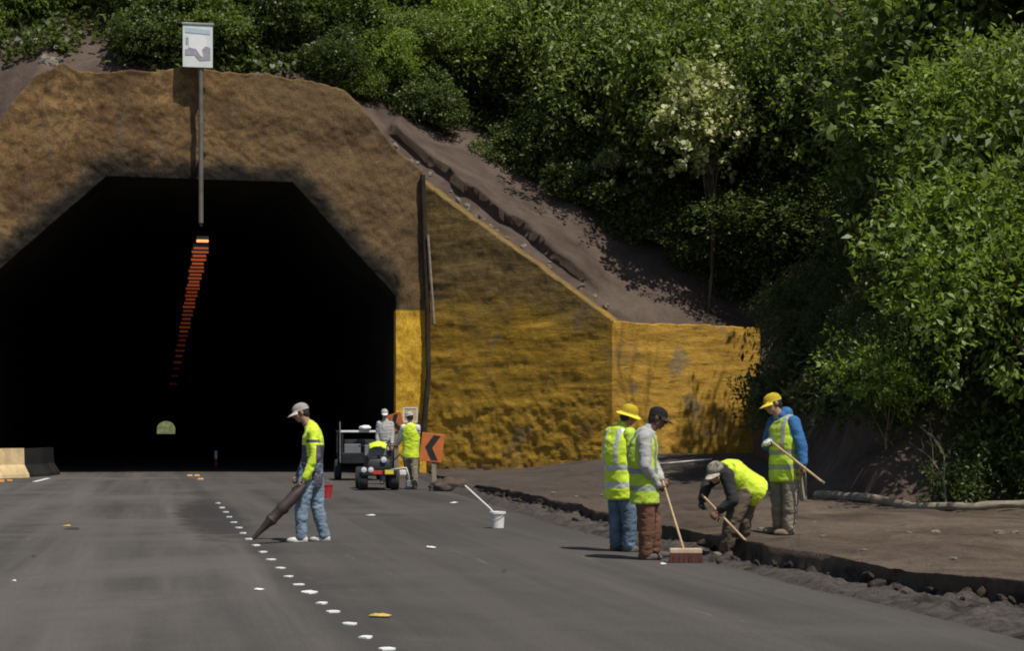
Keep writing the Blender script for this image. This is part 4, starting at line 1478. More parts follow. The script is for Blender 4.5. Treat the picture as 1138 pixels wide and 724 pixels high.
    for s in 'LR':
        sh, el, wr_ = P['sh' + s], P['el' + s], P['wr' + s]
        sp += [('cap', sh, .074 * bulk, el, .060), ('cap', el, .060, wr_ - (wr_ - el).normalized() * .012, .043)]
    if hood: sp += [('ell', nk - f * .075 + up * .01, (.105, .07, .075), HR), ('cap', nk + lat * .06, .04, nk - lat * .06, .04)]
    else: sp += [('cap', nk - up * .01, .066, nk + up * .018, .062)]
    sm = blob(sp, .0095, 4, name='shirt', wr=(.009, 9.0), wscale=(1, 1, 1.3))
    smats = [M[c] for c in colors['shirt']]
    so = link_mesh('shirt', sm, smats, root, True)
    if shirt_fn:
        for pl in sm.polygons: pl.material_index = shirt_fn(pl.center, P)
    # vest ----------------------------------------------------------
    if vest:
        vm = blob([('loft', rings(.030, colors.get('hem', .14), True, .010)[:-1])], .0095, 3, name='vest', wr=(.010, 7.5), wscale=(1, 1, 1.2))
        vo = link_mesh('vest', vm, [M[c] for c in vest], root, True)
        Ls = (shm - pel).length
        for pl in vm.polygons:
            q = pl.center - pel
            t = q.dot(spine) / Ls
            la = (pl.center - shm).dot(Lsh)
            k = 0
            if abs(t - .04) < .055 or abs(t - .36) < .055: k = 1
            elif t > .41 and abs(abs(la) - .105) < .026: k = 1
            if len(vest) > 2 and abs(la) < .03 and (pl.center - pel).dot(f - up * f.dot(up)) > .02: k = 2
            pl.material_index = k
    # hat -----------------------------------------------------------
    if hat:
        kind, hm_ = hat
        bm = bmesh.new()
        ns, nrg = 28, 9
        Rr = (.088, .106, .094) if kind != 'bucket' else (.094, .108, .106)
        tilt = Matrix.Rotation(R(8), 3, lat)
        cc = H(0, -.006, .030)
        rr_ = []
        for i in range(nrg):
            th = (i / (nrg - 1)) * R(96)
            row = []
            for k in range(ns):
                ph = 2 * math.pi * k / ns
                v = lat * (Rr[0] * math.sin(th) * math.cos(ph)) + f * (Rr[1] * math.sin(th) * math.sin(ph)) + up * (Rr[2] * math.cos(th) ** (0.8 if math.cos(th) > 0 else 1) if math.cos(th) > 0 else Rr[2] * math.cos(th))
                row.append(bm.verts.new(cc + v))
            rr_.append(row)
        for i in range(nrg - 1):
            for k in range(ns): bm.faces.new((rr_[i][k], rr_[i][(k + 1) % ns], rr_[i + 1][(k + 1) % ns], rr_[i + 1][k]))
        bm.faces.new(rr_[0][::-1])
        bmesh.ops.solidify(bm, geom=bm.faces[:], thickness=0.006)
        bmesh.ops.recalc_face_normals(bm, faces=bm.faces[:])
        m1 = bpy.data.meshes.new('hat')
        bm.to_mesh(m1)
        bm.free()
        ho = link_mesh('hat', m1, M[hm_], root, True)
        bm = bmesh.new()
        if kind == 'cap':
            g = []
            for i in range(7):
                row = []
                for k in range(15):
                    ph = R(25 + 130 * k / 14)
                    ext = .082 * (i / 6) * (math.sin((ph - R(25)) / R(130) * math.pi) ** .45)
                    x, y = Rr[0] * .97 * math.cos(ph), Rr[1] * .97 * math.sin(ph) + ext
                    z = -.006 - .028 * (i / 6) - .9 * (x * x) * (0.6 + i / 9)
                    row.append(bm.verts.new(cc + lat * x + f * y + up * z))
                g.append(row)
            for i in range(6):
                for k in range(14): bm.faces.new((g[i][k], g[i][k + 1], g[i + 1][k + 1], g[i + 1][k]))
            nm = 'bill'
        else:
            g = []
            for i in range(6):
                row = []
                for k in range(ns):
                    ph = 2 * math.pi * k / ns
                    e = .047 * i / 5
                    row.append(bm.verts.new(cc + lat * ((Rr[0] + e) * math.cos(ph)) + f * ((Rr[1] + e) * math.sin(ph)) - up * (.005 + e * .55 + .006 * math.sin(3 * ph) * i / 5)))
                g.append(row)
            for i in range(5):
                for k in range(ns): bm.faces.new((g[i][k], g[i][(k + 1) % ns], g[i + 1][(k + 1) % ns], g[i + 1][k]))
            nm = 'brim'
        bmesh.ops.recalc_face_normals(bm, faces=bm.faces[:])
        bmesh.ops.solidify(bm, geom=bm.faces[:], thickness=0.005)
        m2 = bpy.data.meshes.new(nm)
        bm.to_mesh(m2)
        bm.free()
        link_mesh(nm, m2, M[hm_], ho, True)
    return root, P


GRIP = (.95, 1.25, .9)
# 1 walking man ------------------------------------------------------
o1 = on_ground(340, 603)
s1 = F_PX / o1.y


def shirt1(c, P):
    arm = c.y < -.125 and (c - P['che']).length > .10 and c.y < -.16
    if c.z > 1.215:
        return 2 if (arm and abs(c.z - 1.262) < .018) else 0
    return 0 if arm and c.x < .16 else 1


w1, P1 = person('walking man in a yellow and dark long sleeved top, jeans and pale cap', o1, s1, (340, 603),
    dict(pel=(345, 532), che=(348, 497), nk=(345, 474), head=(334.5, 459), shL=(350, 481, -.185), shR=(345, 480, .185), elL=(353, 508, -.25), wrL=(342, 531, -.27), elR=(340, 507, .24), wrR=(331, 530, .08),
         hipL=(341, 536, -.085), hipR=(350, 536, .085), knL=(336, 566, -.10), anL=(336, 596.2, -.10), knR=(352, 565, .10), anR=(359, 596.2, .13)),
    (-.90, -.10, -.32), dict(skin='skin', legs='denimpale', shirt=['hivis', 'slate', 'slate'], shoes='shoewhite', toeL=(-1, -.1, 0), toeR=(-1, .12, 0), handL=((-.35, .15, -.93), (-.9, .1, .3), GRIP), handR=((-.2, -.5, -.8), (-.9, 0, .3), GRIP)),
    hat=('cap', 'capgrey'), shirt_fn=shirt1, legs_w=1.0, bulk=.97)
# leaf blower tube he swings over the road
q0 = o1 + Vector(((336 - 340) / s1, -.30, (603 - 545) / s1))
q1 = o1 + Vector(((286 - 340) / s1, -.42, (603 - 597.5) / s1))
root = empty('leaf_blower', q0)
tag(root, 'dark ribbed blower tube held low by the walking man, tip at the road', 'blower')
dv = q1 - q0
pts = [dv * t for t in (-.12, .02, .10, .30, .36, .42, .55, .60, .66, .85, 1.0)]
MB().tube(pts, [.03, .055, .075, .070, .085, .068, .066, .078, .055, .032, .022], 14).build('tube', M['nozzle'], root, True)
MB().tube([dv * .0 + Vector((-.02, 0, .03)), dv * .03 + Vector((0, -.0, .09)), dv * .14 + Vector((0, 0, .11)), dv * .2 + Vector((0, 0, .05))], .014, 8).build('grip', M['black'], root, True)
# 2 bucket-hat man ---------------------------------------------------
o2 = on_ground(692, 613.5)
s2 = F_PX / o2.y
person('man in a yellow bucket hat and bright striped vest standing with his back turned', o2, s2, (692, 613.5),
    dict(pel=(691, 541), che=(687, 504), nk=(691, 475.5), head=(699, 462), shL=(680, 482, .13), shR=(699, 483, -.13), elL=(678, 508, .22), wrL=(690, 530, .28), elR=(704, 510, -.18), wrR=(714, 527, .0),
         hipL=(686, 544, .07), hipR=(697, 544, -.07), knL=(686, 577, .08), anL=(685, 605.5, .10), knR=(699, 577, -.06), anR=(699, 606.5, -.06)),
    (.86, .42, -.22), dict(skin='skin', legs='jeans', shirt=['hivis_green'], shoes='boot', toeL=(.85, .45, 0), toeR=(.9, -.1, 0)),
    hat=('bucket', 'capyellow'), vest=['hivis', 'reflex'], legs_w=1.05, bulk=1.06)
# 3 broom man --------------------------------------------------------
o3 = on_ground(720, 622.5)
s3 = F_PX / o3.y
w3, P3 = person('man in a dark cap, grey sleeves and rust trousers leaning on a broom', o3, s3, (720, 622.5),
    dict(pel=(717, 545), che=(713, 508), nk=(721, 479), head=(731, 465), shL=(720, 486, .175), shR=(715, 487, -.175), elL=(727, 515, .2), wrL=(735, 533, .02), elR=(715, 517, -.24), wrR=(730, 540, -.12),
         hipL=(720, 548, .085), hipR=(716, 548, -.085), knL=(727, 583, .10), anL=(728, 613, .12), knR=(718, 584, -.07), anR=(717, 614.4, -.05)),
    (.93, -.12, -.32), dict(skin='skindark', legs='rust', shirt=['greyshirt'], shoes='boot', toeL=(1, .05, 0), toeR=(1, -.12, 0), handL=((.5, -.6, -.6), (.4, 0, -.7), GRIP), handR=((.8, .35, -.45), (0.3, .8, .1), GRIP)),
    hat=('cap', 'capdark'), vest=['hivis_green', 'reflexdim'], legs_w=1.04, bulk=1.04)
bh = on_ground(762, 626)
bt = o3 + Vector(((736 - 720) / s3, -.06, (622.5 - 535) / s3))
root = empty('push_broom', bh)
tag(root, 'push broom with a pale block and dark red bristles standing on the road', 'broom')
MB().tube([Vector((-.02, 0, .14)), bt - bh], .0125, 10).build('handle', M['wood'], root, True)
MB().box((0, 0, .125), (.34, .09, .055), bev=.012).build('block', M['broomwood'], root)
mb = MB()
for i in range(26):
    for k in range(4):
        x, y = -.155 + .31 * i / 25, -.032 + .064 * k / 3
        mb.tube([(x, y, .105), (x * 1.08 + random.uniform(-.01, .01), y * 1.5, .004)], [.008, .009], 5)
mb.build('bristles', M['bristle'], root)
# 4 bent man ---------------------------------------------------------
o4 = on_ground(813, 619.5)
s4 = F_PX / o4.y


def shirt4(c, P): return 0


w4, P4 = person('man bending low over a hoe in a plain bright yellow vest', o4, s4, (813, 619.5),
    dict(pel=(831, 541, 0), che=(814, 527, -.05), nk=(800, 524, -.12), head=(793, 525, -.21), shL=(805, 528, -.24), shR=(806, 524, .08), elL=(811, 556, -.30), wrL=(796, 567, -.26), elR=(786, 540, .06), wrR=(779, 556, -.14),
         hipL=(826, 547, -.10), hipR=(832, 546, .08), knL=(812, 578, -.16), anL=(805, 611.4, -.12), knR=(827, 579, .02), anR=(825, 611, .14)),
    (-.62, -.68, -.40), dict(skin='skinpink', legs='brown', shirt=['blackshirt'], shoes='bootbrown', toeL=(-1, -.3, 0), toeR=(-1, .1, 0), handL=((-.7, -.1, -.6), (-.3, .6, -.6), GRIP), handR=((-.3, -.4, -.8), (.3, -.6, -.4), GRIP)),
    hat=('cap', 'capcamo'), vest=['hivis', 'hivis'], gloves={'R': 'gloveblack', 'L': 'gloveblack'}, legs_w=1.1, bulk=1.05)
ha = o4 + Vector(((777 - 813) / s4, -.24, (619.5 - 549) / s4))
hb = on_ground(842, 622)
root = empty('hoe', hb)
tag(root, 'long handled hoe gripped by the bending man, blade at the kerb dirt', 'hoe')
MB().tube([Vector((0, 0, .06)), ha - hb], .0135, 10).build('handle', M['wood'], root, True)
MB().box((.03, -.01, .035), (.035, .16, .10), rot=Matrix.Rotation(R(25), 3, 'Y'), bev=.006).build('blade', M['steel'], root)
# 5 blue hoodie man --------------------------------------------------
o5 = on_ground(870, 597.5, 0.2)
o5.z = bz(o5.x, o5.y) + .004
s5 = F_PX / o5.y
w5, P5 = person('man in a yellow cap, blue hoodie, vest and khaki trousers on the bank', o5, s5, (870, 597.5),
    dict(pel=(873, 524), che=(872, 492), nk=(867, 466.5), head=(859, 452), shL=(880, 473, -.13), shR=(862, 473, .13), elL=(888, 501, -.20), wrL=(889, 519, -.24), elR=(855, 498, .20), wrR=(856, 494, -.06),
         hipL=(878, 527, -.08), hipR=(867, 527, .08), knL=(877, 559, -.10), anL=(875, 589.8, -.08), knR=(866, 559, .05), anR=(867, 588.6, .08)),
    (-.88, -.30, -.28), dict(skin='skin', legs='khaki', shirt=['blue'], shoes='bootbrown', toeL=(-.9, -.35, 0), toeR=(-1, .05, 0), handL=((0, -.1, -1), (-.8, .1, 0), GRIP), handR=((-.6, -.7, .1), (0, -.2, -1), GRIP)),
    hat=('cap', 'capyellow'), vest=['hivis_green', 'reflexdim'], gloves={'R': 'glove'}, hood=True, legs_w=1.06, bulk=.98)
a = o5 + Vector(((852 - 870) / s5, -.10, (597.5 - 491) / s5))
b = o5 + Vector(((908 - 870) / s5, -.42, (597.5 - 539) / s5))
root = empty('wooden_staff', (a + b) / 2)
tag(root, 'pale wooden staff held aslant by the man in the blue hoodie', 'staff')
MB().tube([a - root.location, b - root.location], .0135, 10).build('shaft', M['wood'], root, True)
MB().tube([(b - root.location) - (b - a).normalized() * .03, (b - root.location) + (b - a).normalized() * .012], .019, 10).build('end_collar', M['pole'], root, True)
# grey cloth hanging from his hand
bm = bmesh.new()
bmesh.ops.create_grid(bm, x_segments=10, y_segments=24, size=1.0)
for v in bm.verts:
    x, y = v.co.x, v.co.y
    k = .6 + .4 * (1 - (y + 1) / 2)
    v.co = Vector((x * .045 * k, .030 * math.sin(x * 4 + y * 2) * k, y * .165 + .012 * math.sin(x * 5)))
bmesh.ops.solidify(bm, geom=bm.faces[:], thickness=.012)
me = bpy.data.meshes.new('grey_cloth')
bm.to_mesh(me)
bm.free()
o = link_mesh('grey_cloth', me, M['khaki'], None, True, o5 + Vector(((889.5 - 870) / s5, -.20, (597.5 - 541) / s5)))
tag(o, 'limp grey cloth hanging from the hand of the man in the blue hoodie', 'cloth')
# 6 worker at the machine --------------------------------------------
o6 = on_ground(456, 544)
s6 = F_PX / o6.y
person('worker in a white cap and bright yellow vest standing beside the machine', o6, s6, (456, 544),
    dict(pel=(456, 507), che=(457, 489), nk=(456, 472.5), head=(455, 463.5), shL=(448.5, 475.5, .02), shR=(464, 476, -.08), elL=(445, 488, .1), wrL=(441, 494, .3), elR=(463, 490, .05), wrR=(457, 497, .26),
         hipL=(452.5, 508, .03), hipR=(459.5, 508, -.03), knL=(454, 525, .04), anL=(455, 540.4, .03), knR=(460.5, 525, -.05), anR=(461, 540.4, -.06)),
    (-.55, .8, -.15), dict(skin='skin', legs='khaki', shirt=['paleshirt'], shoes='shoewhite', toeL=(-.6, .8, 0), toeR=(-.4, .9, 0), hem=.04),
    hat=('cap', 'capwhite'), vest=['hivis', 'hivis'], legs_w=1.05, bulk=1.05)
# 7 man behind the machine -------------------------------------------
o7 = Vector((at(429, 480, 46.2).x, 46.2, 0))
s7 = F_PX / o7.y
fy = HY + HC * F_PX / o7.y
person('man in a grey shirt and white cap half hidden behind the machine', o7, s7, (429, fy),
    dict(pel=(429, fy - 41), che=(428, fy - 57), nk=(428, fy - 71), head=(427.5, fy - 76.5 - 2), shL=(434.5, fy - 67, .02), shR=(421.5, fy - 67, -.02), elL=(436, fy - 55, -.04), wrL=(436, fy - 45, -.15), elR=(420, fy - 55, .0), wrR=(420, fy - 45, -.1),
         hipL=(432, fy - 39, 0), hipR=(426, fy - 39, 0), knL=(432.5, fy - 21, -.02), anL=(433, fy - 3.6, 0), knR=(425.5, fy - 21, -.02), anR=(425, fy - 3.6, 0)),
    (.15, -.95, -.2), dict(skin='skinpink', legs='navy', shirt=['greyshirt'], shoes='boot', toeL=(.3, -1, 0), toeR=(-.1, -1, 0)),
    hat=('cap', 'capwhite'), legs_w=1.0)


# ------------------------------------------------------------------ vegetation
def leaves_np(rs, centers, outward, per, L, W, spread, up_bias=0.35, droop=0.2):
    """rosettes of leaves round the given centres"""
    n_ = len(centers) * per
    c = np.repeat(centers, per, 0) + rs.normal(0, spread, (n_, 3))
    o_ = np.repeat(outward, per, 0)
    d = o_ * 0.6 + rs.normal(0, 0.75, (n_, 3))
    d[:, 2] += 0.05
    d /= np.linalg.norm(d, axis=1, keepdims=True)
    nrm = rs.normal(0, 0.55, (n_, 3)) + o_ * 0.35
    nrm[:, 2] += up_bias * 2
    nrm -= d * (nrm * d).sum(1, keepdims=True)
    nrm /= np.linalg.norm(nrm, axis=1, keepdims=True) + 1e-9
    s = np.cross(d, nrm)
    k = rs.uniform(0.6, 1.35, (n_, 1))
    l, w_ = L * k, W * k
    tip = c + d * l - nrm * l * droop
    a = c + d * l * 0.45 + s * w_ + nrm * w_ * 0.25
    b = c + d * l * 0.45 - s * w_ + nrm * w_ * 0.25
    V = np.stack([c, b, tip, a], 1).reshape(-1, 3)
    Q = np.arange(n_ * 4).reshape(-1, 4)
    return V, Q


def lobes_to_centers(rs, lobes, n_):
    wts = np.array([(l[3] * l[4] * l[5]) ** 0.7 for l in lobes])
    idx = rs.choice(len(lobes), n_, p=wts / wts.sum())
    Lb = np.array(lobes)[idx]
    d = rs.normal(0, 1, (n_, 3))
    d[:, 2] += 0.35
    d /= np.linalg.norm(d, axis=1, keepdims=True)
    r = rs.uniform(0.25, 1.0, (n_, 1)) ** 0.45
    r *= 1 + 0.22 * rs.normal(0, 1, (n_, 1)) * (rs.random((n_, 1)) < 0.35)
    return Lb[:, :3] + d * Lb[:, 3:6] * r, d


def make_tree_meshes(seed, h, w_, nlobe, ncl, per, L, W, spread, trunk_h, trunk_r, low=0.2):
    """crown mesh and trunk mesh of a bush or tree with its foot at the origin"""
    rs = np.random.RandomState(seed)
    lobes = []
    for i in range(nlobe):
        a = 2 * math.pi * (i / nlobe) + rs.uniform(-.5, .5)
        rr = w_ * 0.5 * rs.uniform(.15, .72)
        z = h * rs.uniform(low + .15, .84)
        k = rs.uniform(.22, .36)
        lobes.append((rr * math.cos(a), rr * math.sin(a), z, w_ * k, w_ * k, h * k * .62))
    lobes.append((0, 0, h * .80, w_ * .24, w_ * .24, h * .19))
    c, d = lobes_to_centers(rs, lobes, ncl)
    V, Q = leaves_np(rs, c, d, per, L, W, spread)
    me = np_mesh('crown', V, Q)
    mb = MB()
    r_ = random.Random(seed)
    top = Vector((r_.uniform(-.2, .2), r_.uniform(-.2, .2), h * .72))
    pts = [Vector((0, 0, -.4))]
    for k in range(1, 6): pts.append(top * (k / 5) + Vector((r_.uniform(-.08, .08), r_.uniform(-.08, .08), 0)) * w_ * .3)
    mb.tube(pts, [trunk_r * (1.15 - .17 * k) for k in range(6)], 8)
    for lb in lobes[:-1]:
        s0 = pts[r_.choice((1, 2, 3))]
        e = Vector(lb[:3])
        m_ = s0.lerp(e, .5) + Vector((r_.uniform(-.2, .2), r_.uniform(-.2, .2), .12 * h * .3))
        mb.tube([s0, m_, e, e + (e - m_) * .5], [trunk_r * .5, trunk_r * .36, trunk_r * .2, trunk_r * .06], 6)
    tm = mb.mesh('trunk')
    return me, tm


KINDS = {
    # name: (h, w, lobes, clusters, per, L, W, spread, trunk_h, trunk_r)
    'shrubA': make_tree_meshes(1, 4.6, 4.6, 11, 1000, 10, .19, .062, .13, 1, .10),
    'shrubB': make_tree_meshes(2, 5.6, 4.4, 12, 1050, 10, .18, .058, .12, 1, .11),
    'shrubC': make_tree_meshes(3, 3.8, 4.8, 10, 900, 10, .21, .070, .13, 1, .09),
    'shrubD': make_tree_meshes(4, 5.0, 5.0, 12, 1000, 11, .16, .052, .14, 1, .10),
    'broadA': make_tree_meshes(5, 5.6, 4.8, 15, 1700, 10, .15, .032, .09, 1, .11, .0),
    'broadB': make_tree_meshes(6, 4.4, 4.6, 13, 1500, 10, .14, .030, .09, 1, .09, .0),
    'broadC': make_tree_meshes(7, 6.6, 5.0, 16, 1800, 10, .16, .036, .10, 1, .12, .0),
    'low': make_tree_meshes(21, 1.7, 2.0, 9, 190, 8, .17, .036, .12, 1, .03, .0),
    'low2': make_tree_meshes(22, 2.2, 1.8, 9, 170, 8, .20, .030, .13, 1, .03, .0),
    'fineA': make_tree_meshes(8, 3.4, 3.6, 9, 420, 10, .14, .034, .09, 1, .045, .25),
    'round': make_tree_meshes(15, 8.0, 3.3, 11, 560, 10, .17, .080, .09, 1, .05, .58),
    'overA': make_tree_meshes(12, 7.0, 6.0, 18, 2300, 10, .165, .037, .11, 1, .12, .30),
    'overB': make_tree_meshes(13, 7.2, 5.6, 17, 2000, 10, .165, .048, .12, 1, .11, .30),
    'overC': make_tree_meshes(14, 6.6, 6.2, 16, 2000, 10, .160, .050, .13, 1, .11, .28),
}


def tree(kind, leaf, loc, rz, s, label, cat='tree', group=None, name='tree', bark='bark', tilt=(0, 0), sz=1.0):
    """one tree: an empty at its foot with its own crown and trunk; meshes are shared per kind and leaf"""
    root = empty(name, loc, rz)
    root.rotation_euler = (tilt[0], tilt[1], rz)
    root.scale = (s, s, s * sz)
    tag(root, label, cat, group)
    key = (kind, leaf, bark)
    if key not in tree.cache:
        c, t = KINDS[kind]
        c2, t2 = c.copy(), t.copy()
        c2.materials.clear(); t2.materials.clear()
        c2.materials.append(LEAF[leaf]); t2.materials.append(M[bark])
        c2.name, t2.name = 'crown', 'trunk'
        t2.polygons.foreach_set('use_smooth', [True] * len(t2.polygons))
        tree.cache[key] = (c2, t2)
    for nm, me in zip(('crown', 'trunk'), tree.cache[key]):
        o = bpy.data.objects.new(nm, me)
        COL.objects.link(o)
        o.parent = root
    return root


tree.cache = {}
rt = random.Random(77)


def scatter(u0, u1, vlist, step, kinds, leaves, label, group, smin, smax, sink=0.25, name='hillside_shrub', cat='shrub'):
    n_ = 0
    for iv, v in enumerate(vlist):
        u = u0 + (iv % 2) * step * .5 + rt.uniform(0, .3) * step
        while u < u1:
            vv = v + rt.uniform(-.7, .7)
            p = hill(u, max(0.5, vv))
            s = rt.uniform(smin, smax)
            tree(rt.choice(kinds), rt.choice(leaves), Vector(p) - Vector((0, 0, sink)), rt.uniform(0, 6.28), s, label, cat, group, name, tilt=(rt.uniform(-.12, .12), rt.uniform(-.12, .12)))
            n_ += 1
            u += step * rt.uniform(.8, 1.2)
    return n_


cnt = 0
uP0, uP1 = hill_u(2) - 1.5, hill_u(6)
# above the portal
cnt += scatter(hill_u(4) + 1.2, uP1 - .2, [2.6], 2.3, ['shrubA', 'shrubC'], ['olive', 'deep'], 'low olive shrub right behind the coping of the portal', 'shrubs behind the portal coping', .5, .75)
cnt += scatter(uP0, uP1 - .2, [4.6, 7.4, 10.4, 14.0], 2.3, ['shrubA', 'shrubB', 'shrubC', 'shrubD'], ['olive', 'olive', 'bright', 'deep'], 'leafy olive green shrub on the hillside above the tunnel portal', 'shrubs above the tunnel portal', .5, .8)
# just past the shoulder, where the dirt slope starts
cnt += scatter(uP1 - .3, hill_u(7) + .4, [3.6, 5.6, 8.0, 11.0, 14.5, 18], 1.8, ['shrubA', 'shrubC', 'shrubD'], ['olive', 'deep', 'bright'], 'olive shrub at the top of the dirt slope beside the portal shoulder', 'shrubs at the top of the dirt slope', .45, .75)
# above the dirt slope
cnt += scatter(hill_u(7) + .5, hill_u(10), [7.6, 10.0, 12.8, 16.2, 20.0], 2.2, ['shrubA', 'shrubB', 'shrubC', 'shrubD'], ['olive', 'olive', 'deep', 'bright'], 'green shrub on the steep hillside above the shaded dirt slope', 'shrubs above the dirt slope', .55, .85)
# beyond the right end of the wall
cnt += scatter(hill_u(10), hill_u(12), [5.4, 7.5, 10.5, 14, 18], 2.3, ['shrubA', 'broadC', 'shrubD'], ['deep', 'olive'], 'deep green bushy tree on the slope beyond the right end of the wall', 'trees beyond the end of the wall', .6, .9, name='hillside_tree', cat='tree')
# along the right flank
cnt += scatter(hill_u(13) - 1.5, hill_u(15) - 1, [4.6, 7.2, 10.2, 14, 18, 22], 2.6, ['overA', 'broadC', 'overB', 'shrubB'], ['deep', 'olive', 'rusty', 'olive'], 'dark leafy tree crowding the steep bank to the right of the workers', 'trees on the right bank', .75, 1.15, name='hillside_tree', cat='tree')
# front right, closest
cnt += scatter(hill_u(17) + .2, hill_u(18) - 5, [0.0, 1.5], 1.25, ['broadA', 'broadB', 'shrubD'], ['deep', 'olive', 'deep'], 'small dark leaved tree standing at the very edge of the bank on the right', 'trees at the edge of the bank', .42, .68, name='bank_tree', cat='tree')
cnt += scatter(hill_u(16) + .5, hill_u(18) - 4, [4.2, 6.6, 9.4], 2.2, ['broadA', 'overA', 'broadC'], ['olive', 'olive', 'bright'], 'broad leaved green tree behind the edge of the bank on the right', 'trees closest to the bank on the right', .7, 1.0, name='bank_tree', cat='tree')

# trees that lean out over the dirt slope: the foot of each is found on the hill surface below a given line of sight
_uu, _vv = np.meshgrid(np.linspace(hill_u(5), hill_u(12), 420), np.linspace(1.0, 14, 120), indexing='ij')
_hh = hill(_uu, _vv).reshape(-1, 3)
_sx, _sy = CX + F_PX * _hh[:, 0] / _hh[:, 1], HY - F_PX * (_hh[:, 2] - HC) / _hh[:, 1]
for i, (px, py, s_, kd, lf) in enumerate([(398, 108, .38, 'shrubA', 'olive'), (425, 118, .46, 'overB', 'bright'), (462, 124, .60, 'overC', 'olive'), (505, 134, .44, 'shrubD', 'olive'), (536, 148, .74, 'overA', 'bright'), (566, 168, .60, 'overB', 'deep'),
        (606, 186, .92, 'overC', 'olive'), (640, 210, .70, 'overA', 'deep'), (668, 215, 1.06, 'overB', 'olive'), (716, 248, .80, 'overC', 'deep'), (740, 250, 1.12, 'overA', 'olive'), (785, 290, .84, 'overB', 'deep'), (822, 300, 1.18, 'overC', 'olive'), (868, 330, .92, 'overA', 'deep'), (905, 296, 1.2, 'overB', 'olive'), (590, 150, 1.0, 'overA', 'olive'), (700, 190, 1.1, 'overC', 'bright'), (850, 250, 1.2, 'overA', 'olive')]):
    if 480 < px < 850: px, py = px + 14, py - 24
    k = np.argmin((_sx - px) ** 2 + (_sy - py) ** 2)
    o = tree(kd, lf, Vector(_hh[k]) - Vector((0, 0, .25)), i * 1.9, s_, 'leafy tree leaning out over the upper edge of the bare dirt slope', 'tree', 'trees along the edge of the dirt slope', 'leaning_tree', tilt=(.10 + .14 * math.sin(i * 2.7), .16 * math.sin(i * 1.7)), sz=.9 + .22 * math.sin(i * 3.3))
# large trees whose crowns overhang the bank on the right
for i, (x, y, s_, lf) in enumerate([(8.9, 29.0, .88, 'bright'), (11.3, 28.8, 1.0, 'bright'), (14.2, 28.6, 1.0, 'olive'), (10.0, 31.2, 1.1, 'olive')]):
    tree('overA', lf, (x, y, .0), i * 2.3 + .5, s_, 'spreading tree with sunlit yellow green crown overhanging the right end of the bank', 'tree', 'spreading trees over the right end of the bank', 'spreading_tree', tilt=(.10, -.06))

# low bushes hanging down to the ground behind the log
for i in range(13):
    x = 6.7 + i * .66 + rt.uniform(-.25, .25)
    y = 27.75 + .5 * (i % 2) + rt.uniform(-.25, .3)
    tree(('low', 'low2')[i % 2], ('deep', 'olive', 'deep', 'bright', 'deep')[i % 5], (x, y, bz(x, 26.9) - .1), i * 2.1, rt.uniform(.65, 1.15) * (.7 if x < 7.4 else 1), 'low straggling bush trailing to the ground behind the fallen trunk', 'bush', 'low bushes behind the fallen trunk', 'low_bush', tilt=(.2, 0))
for i, (px, dy) in enumerate(((566, 8), (590, 40), (618, 12), (642, 55), (664, 10), (690, 48), (712, 8), (735, 62), (752, 22), (776, 60), (790, 14), (815, 50), (830, 16), (850, 70), (868, 30), (890, 60), (770, 100), (700, 95))):
    py = 176 + (px - 530) * .56 - dy * .7
    k = np.argmin((_sx - px) ** 2 + (_sy - py) ** 2)
    tree(('shrubA', 'shrubC', 'shrubB')[i % 3], 'deep', Vector(_hh[k]) - Vector((0, -.5, .5)), i * 1.4, .50 + .12 * (i % 3), 'dark shrub filling the deep shade above the dirt slope', 'shrub', 'dark shrubs in the shade above the dirt slope', 'shaded_shrub', tilt=(.1, 0))
for px, py, s_ in ((768, 236, .80), (806, 262, .86), (838, 268, .9), (745, 232, .62)):
    k = np.argmin((_sx - px) ** 2 + (_sy - py) ** 2)
    tree('overC', 'deep', Vector(_hh[k]) + Vector((0, -.6, -.2)), px * .1, s_, 'dark shaded tree below the cream crowned tree', 'tree', 'dark trees below the cream crowned tree', 'understory_tree', tilt=(.1, 0))

# scrubby growth clinging to the steep soil face right of the wall
for i in range(24):
    u = hill_u(12) + .6 + (hill_u(15) - hill_u(12) + .6) * (i + rt.random()) / 24
    v = (0.9, 2.3, 3.3, 1.6)[i % 4] + rt.uniform(-.3, .3)
    tree(('low', 'broadB', 'low2', 'broadA')[i % 4], ('deep', 'rusty', 'deep')[i % 3], Vector(hill(u, v)) - Vector((0, 0, .35)), i * 1.7, (1.0, .36, 1.1, .34)[i % 4] * rt.uniform(.8, 1.25), 'scrubby dark bush clinging to the steep soil face right of the yellow wall', 'bush', 'scrubby bushes on the soil face', 'scrub_bush', tilt=(.15, -.25))

# individuals that stand out
k = np.argmin((_hh[:, 0] - 6.05) ** 2 + (_hh[:, 1] - 55.9) ** 2)
tree('round', 'pale', Vector(_hh[k]) - Vector((0, 0, .3)), .6, 1.0, 'tree with a rounded crown of pale cream leaves, bright against the dark hillside', 'tree', None, 'pale_tree', sz=1.0)
k = np.argmin((_sx - 690) ** 2 + (_sy - 225) ** 2)
tree('shrubC', 'pale', Vector(_hh[k]) + Vector((-.3, -1.2, .6)), 2.2, .30, 'small pale leaved shrub low in the shade left of the cream crowned tree', 'shrub', None, 'pale_shrub')
p = at(985, 380, 29.5)
tree('fineA', 'bright', (6.1, 29.3, .9), 2.0, .62, 'thin sapling with a light green spray of leaves over the bank', 'tree', None, 'sapling', 'barkpale')

# bare branching shrub
root = empty('bare_shrub', at(1052, 562, 27.2))
root.location.z = .2
tag(root, 'leafless pale branched shrub standing at the log', 'shrub')
mb = MB()
rb = random.Random(9)


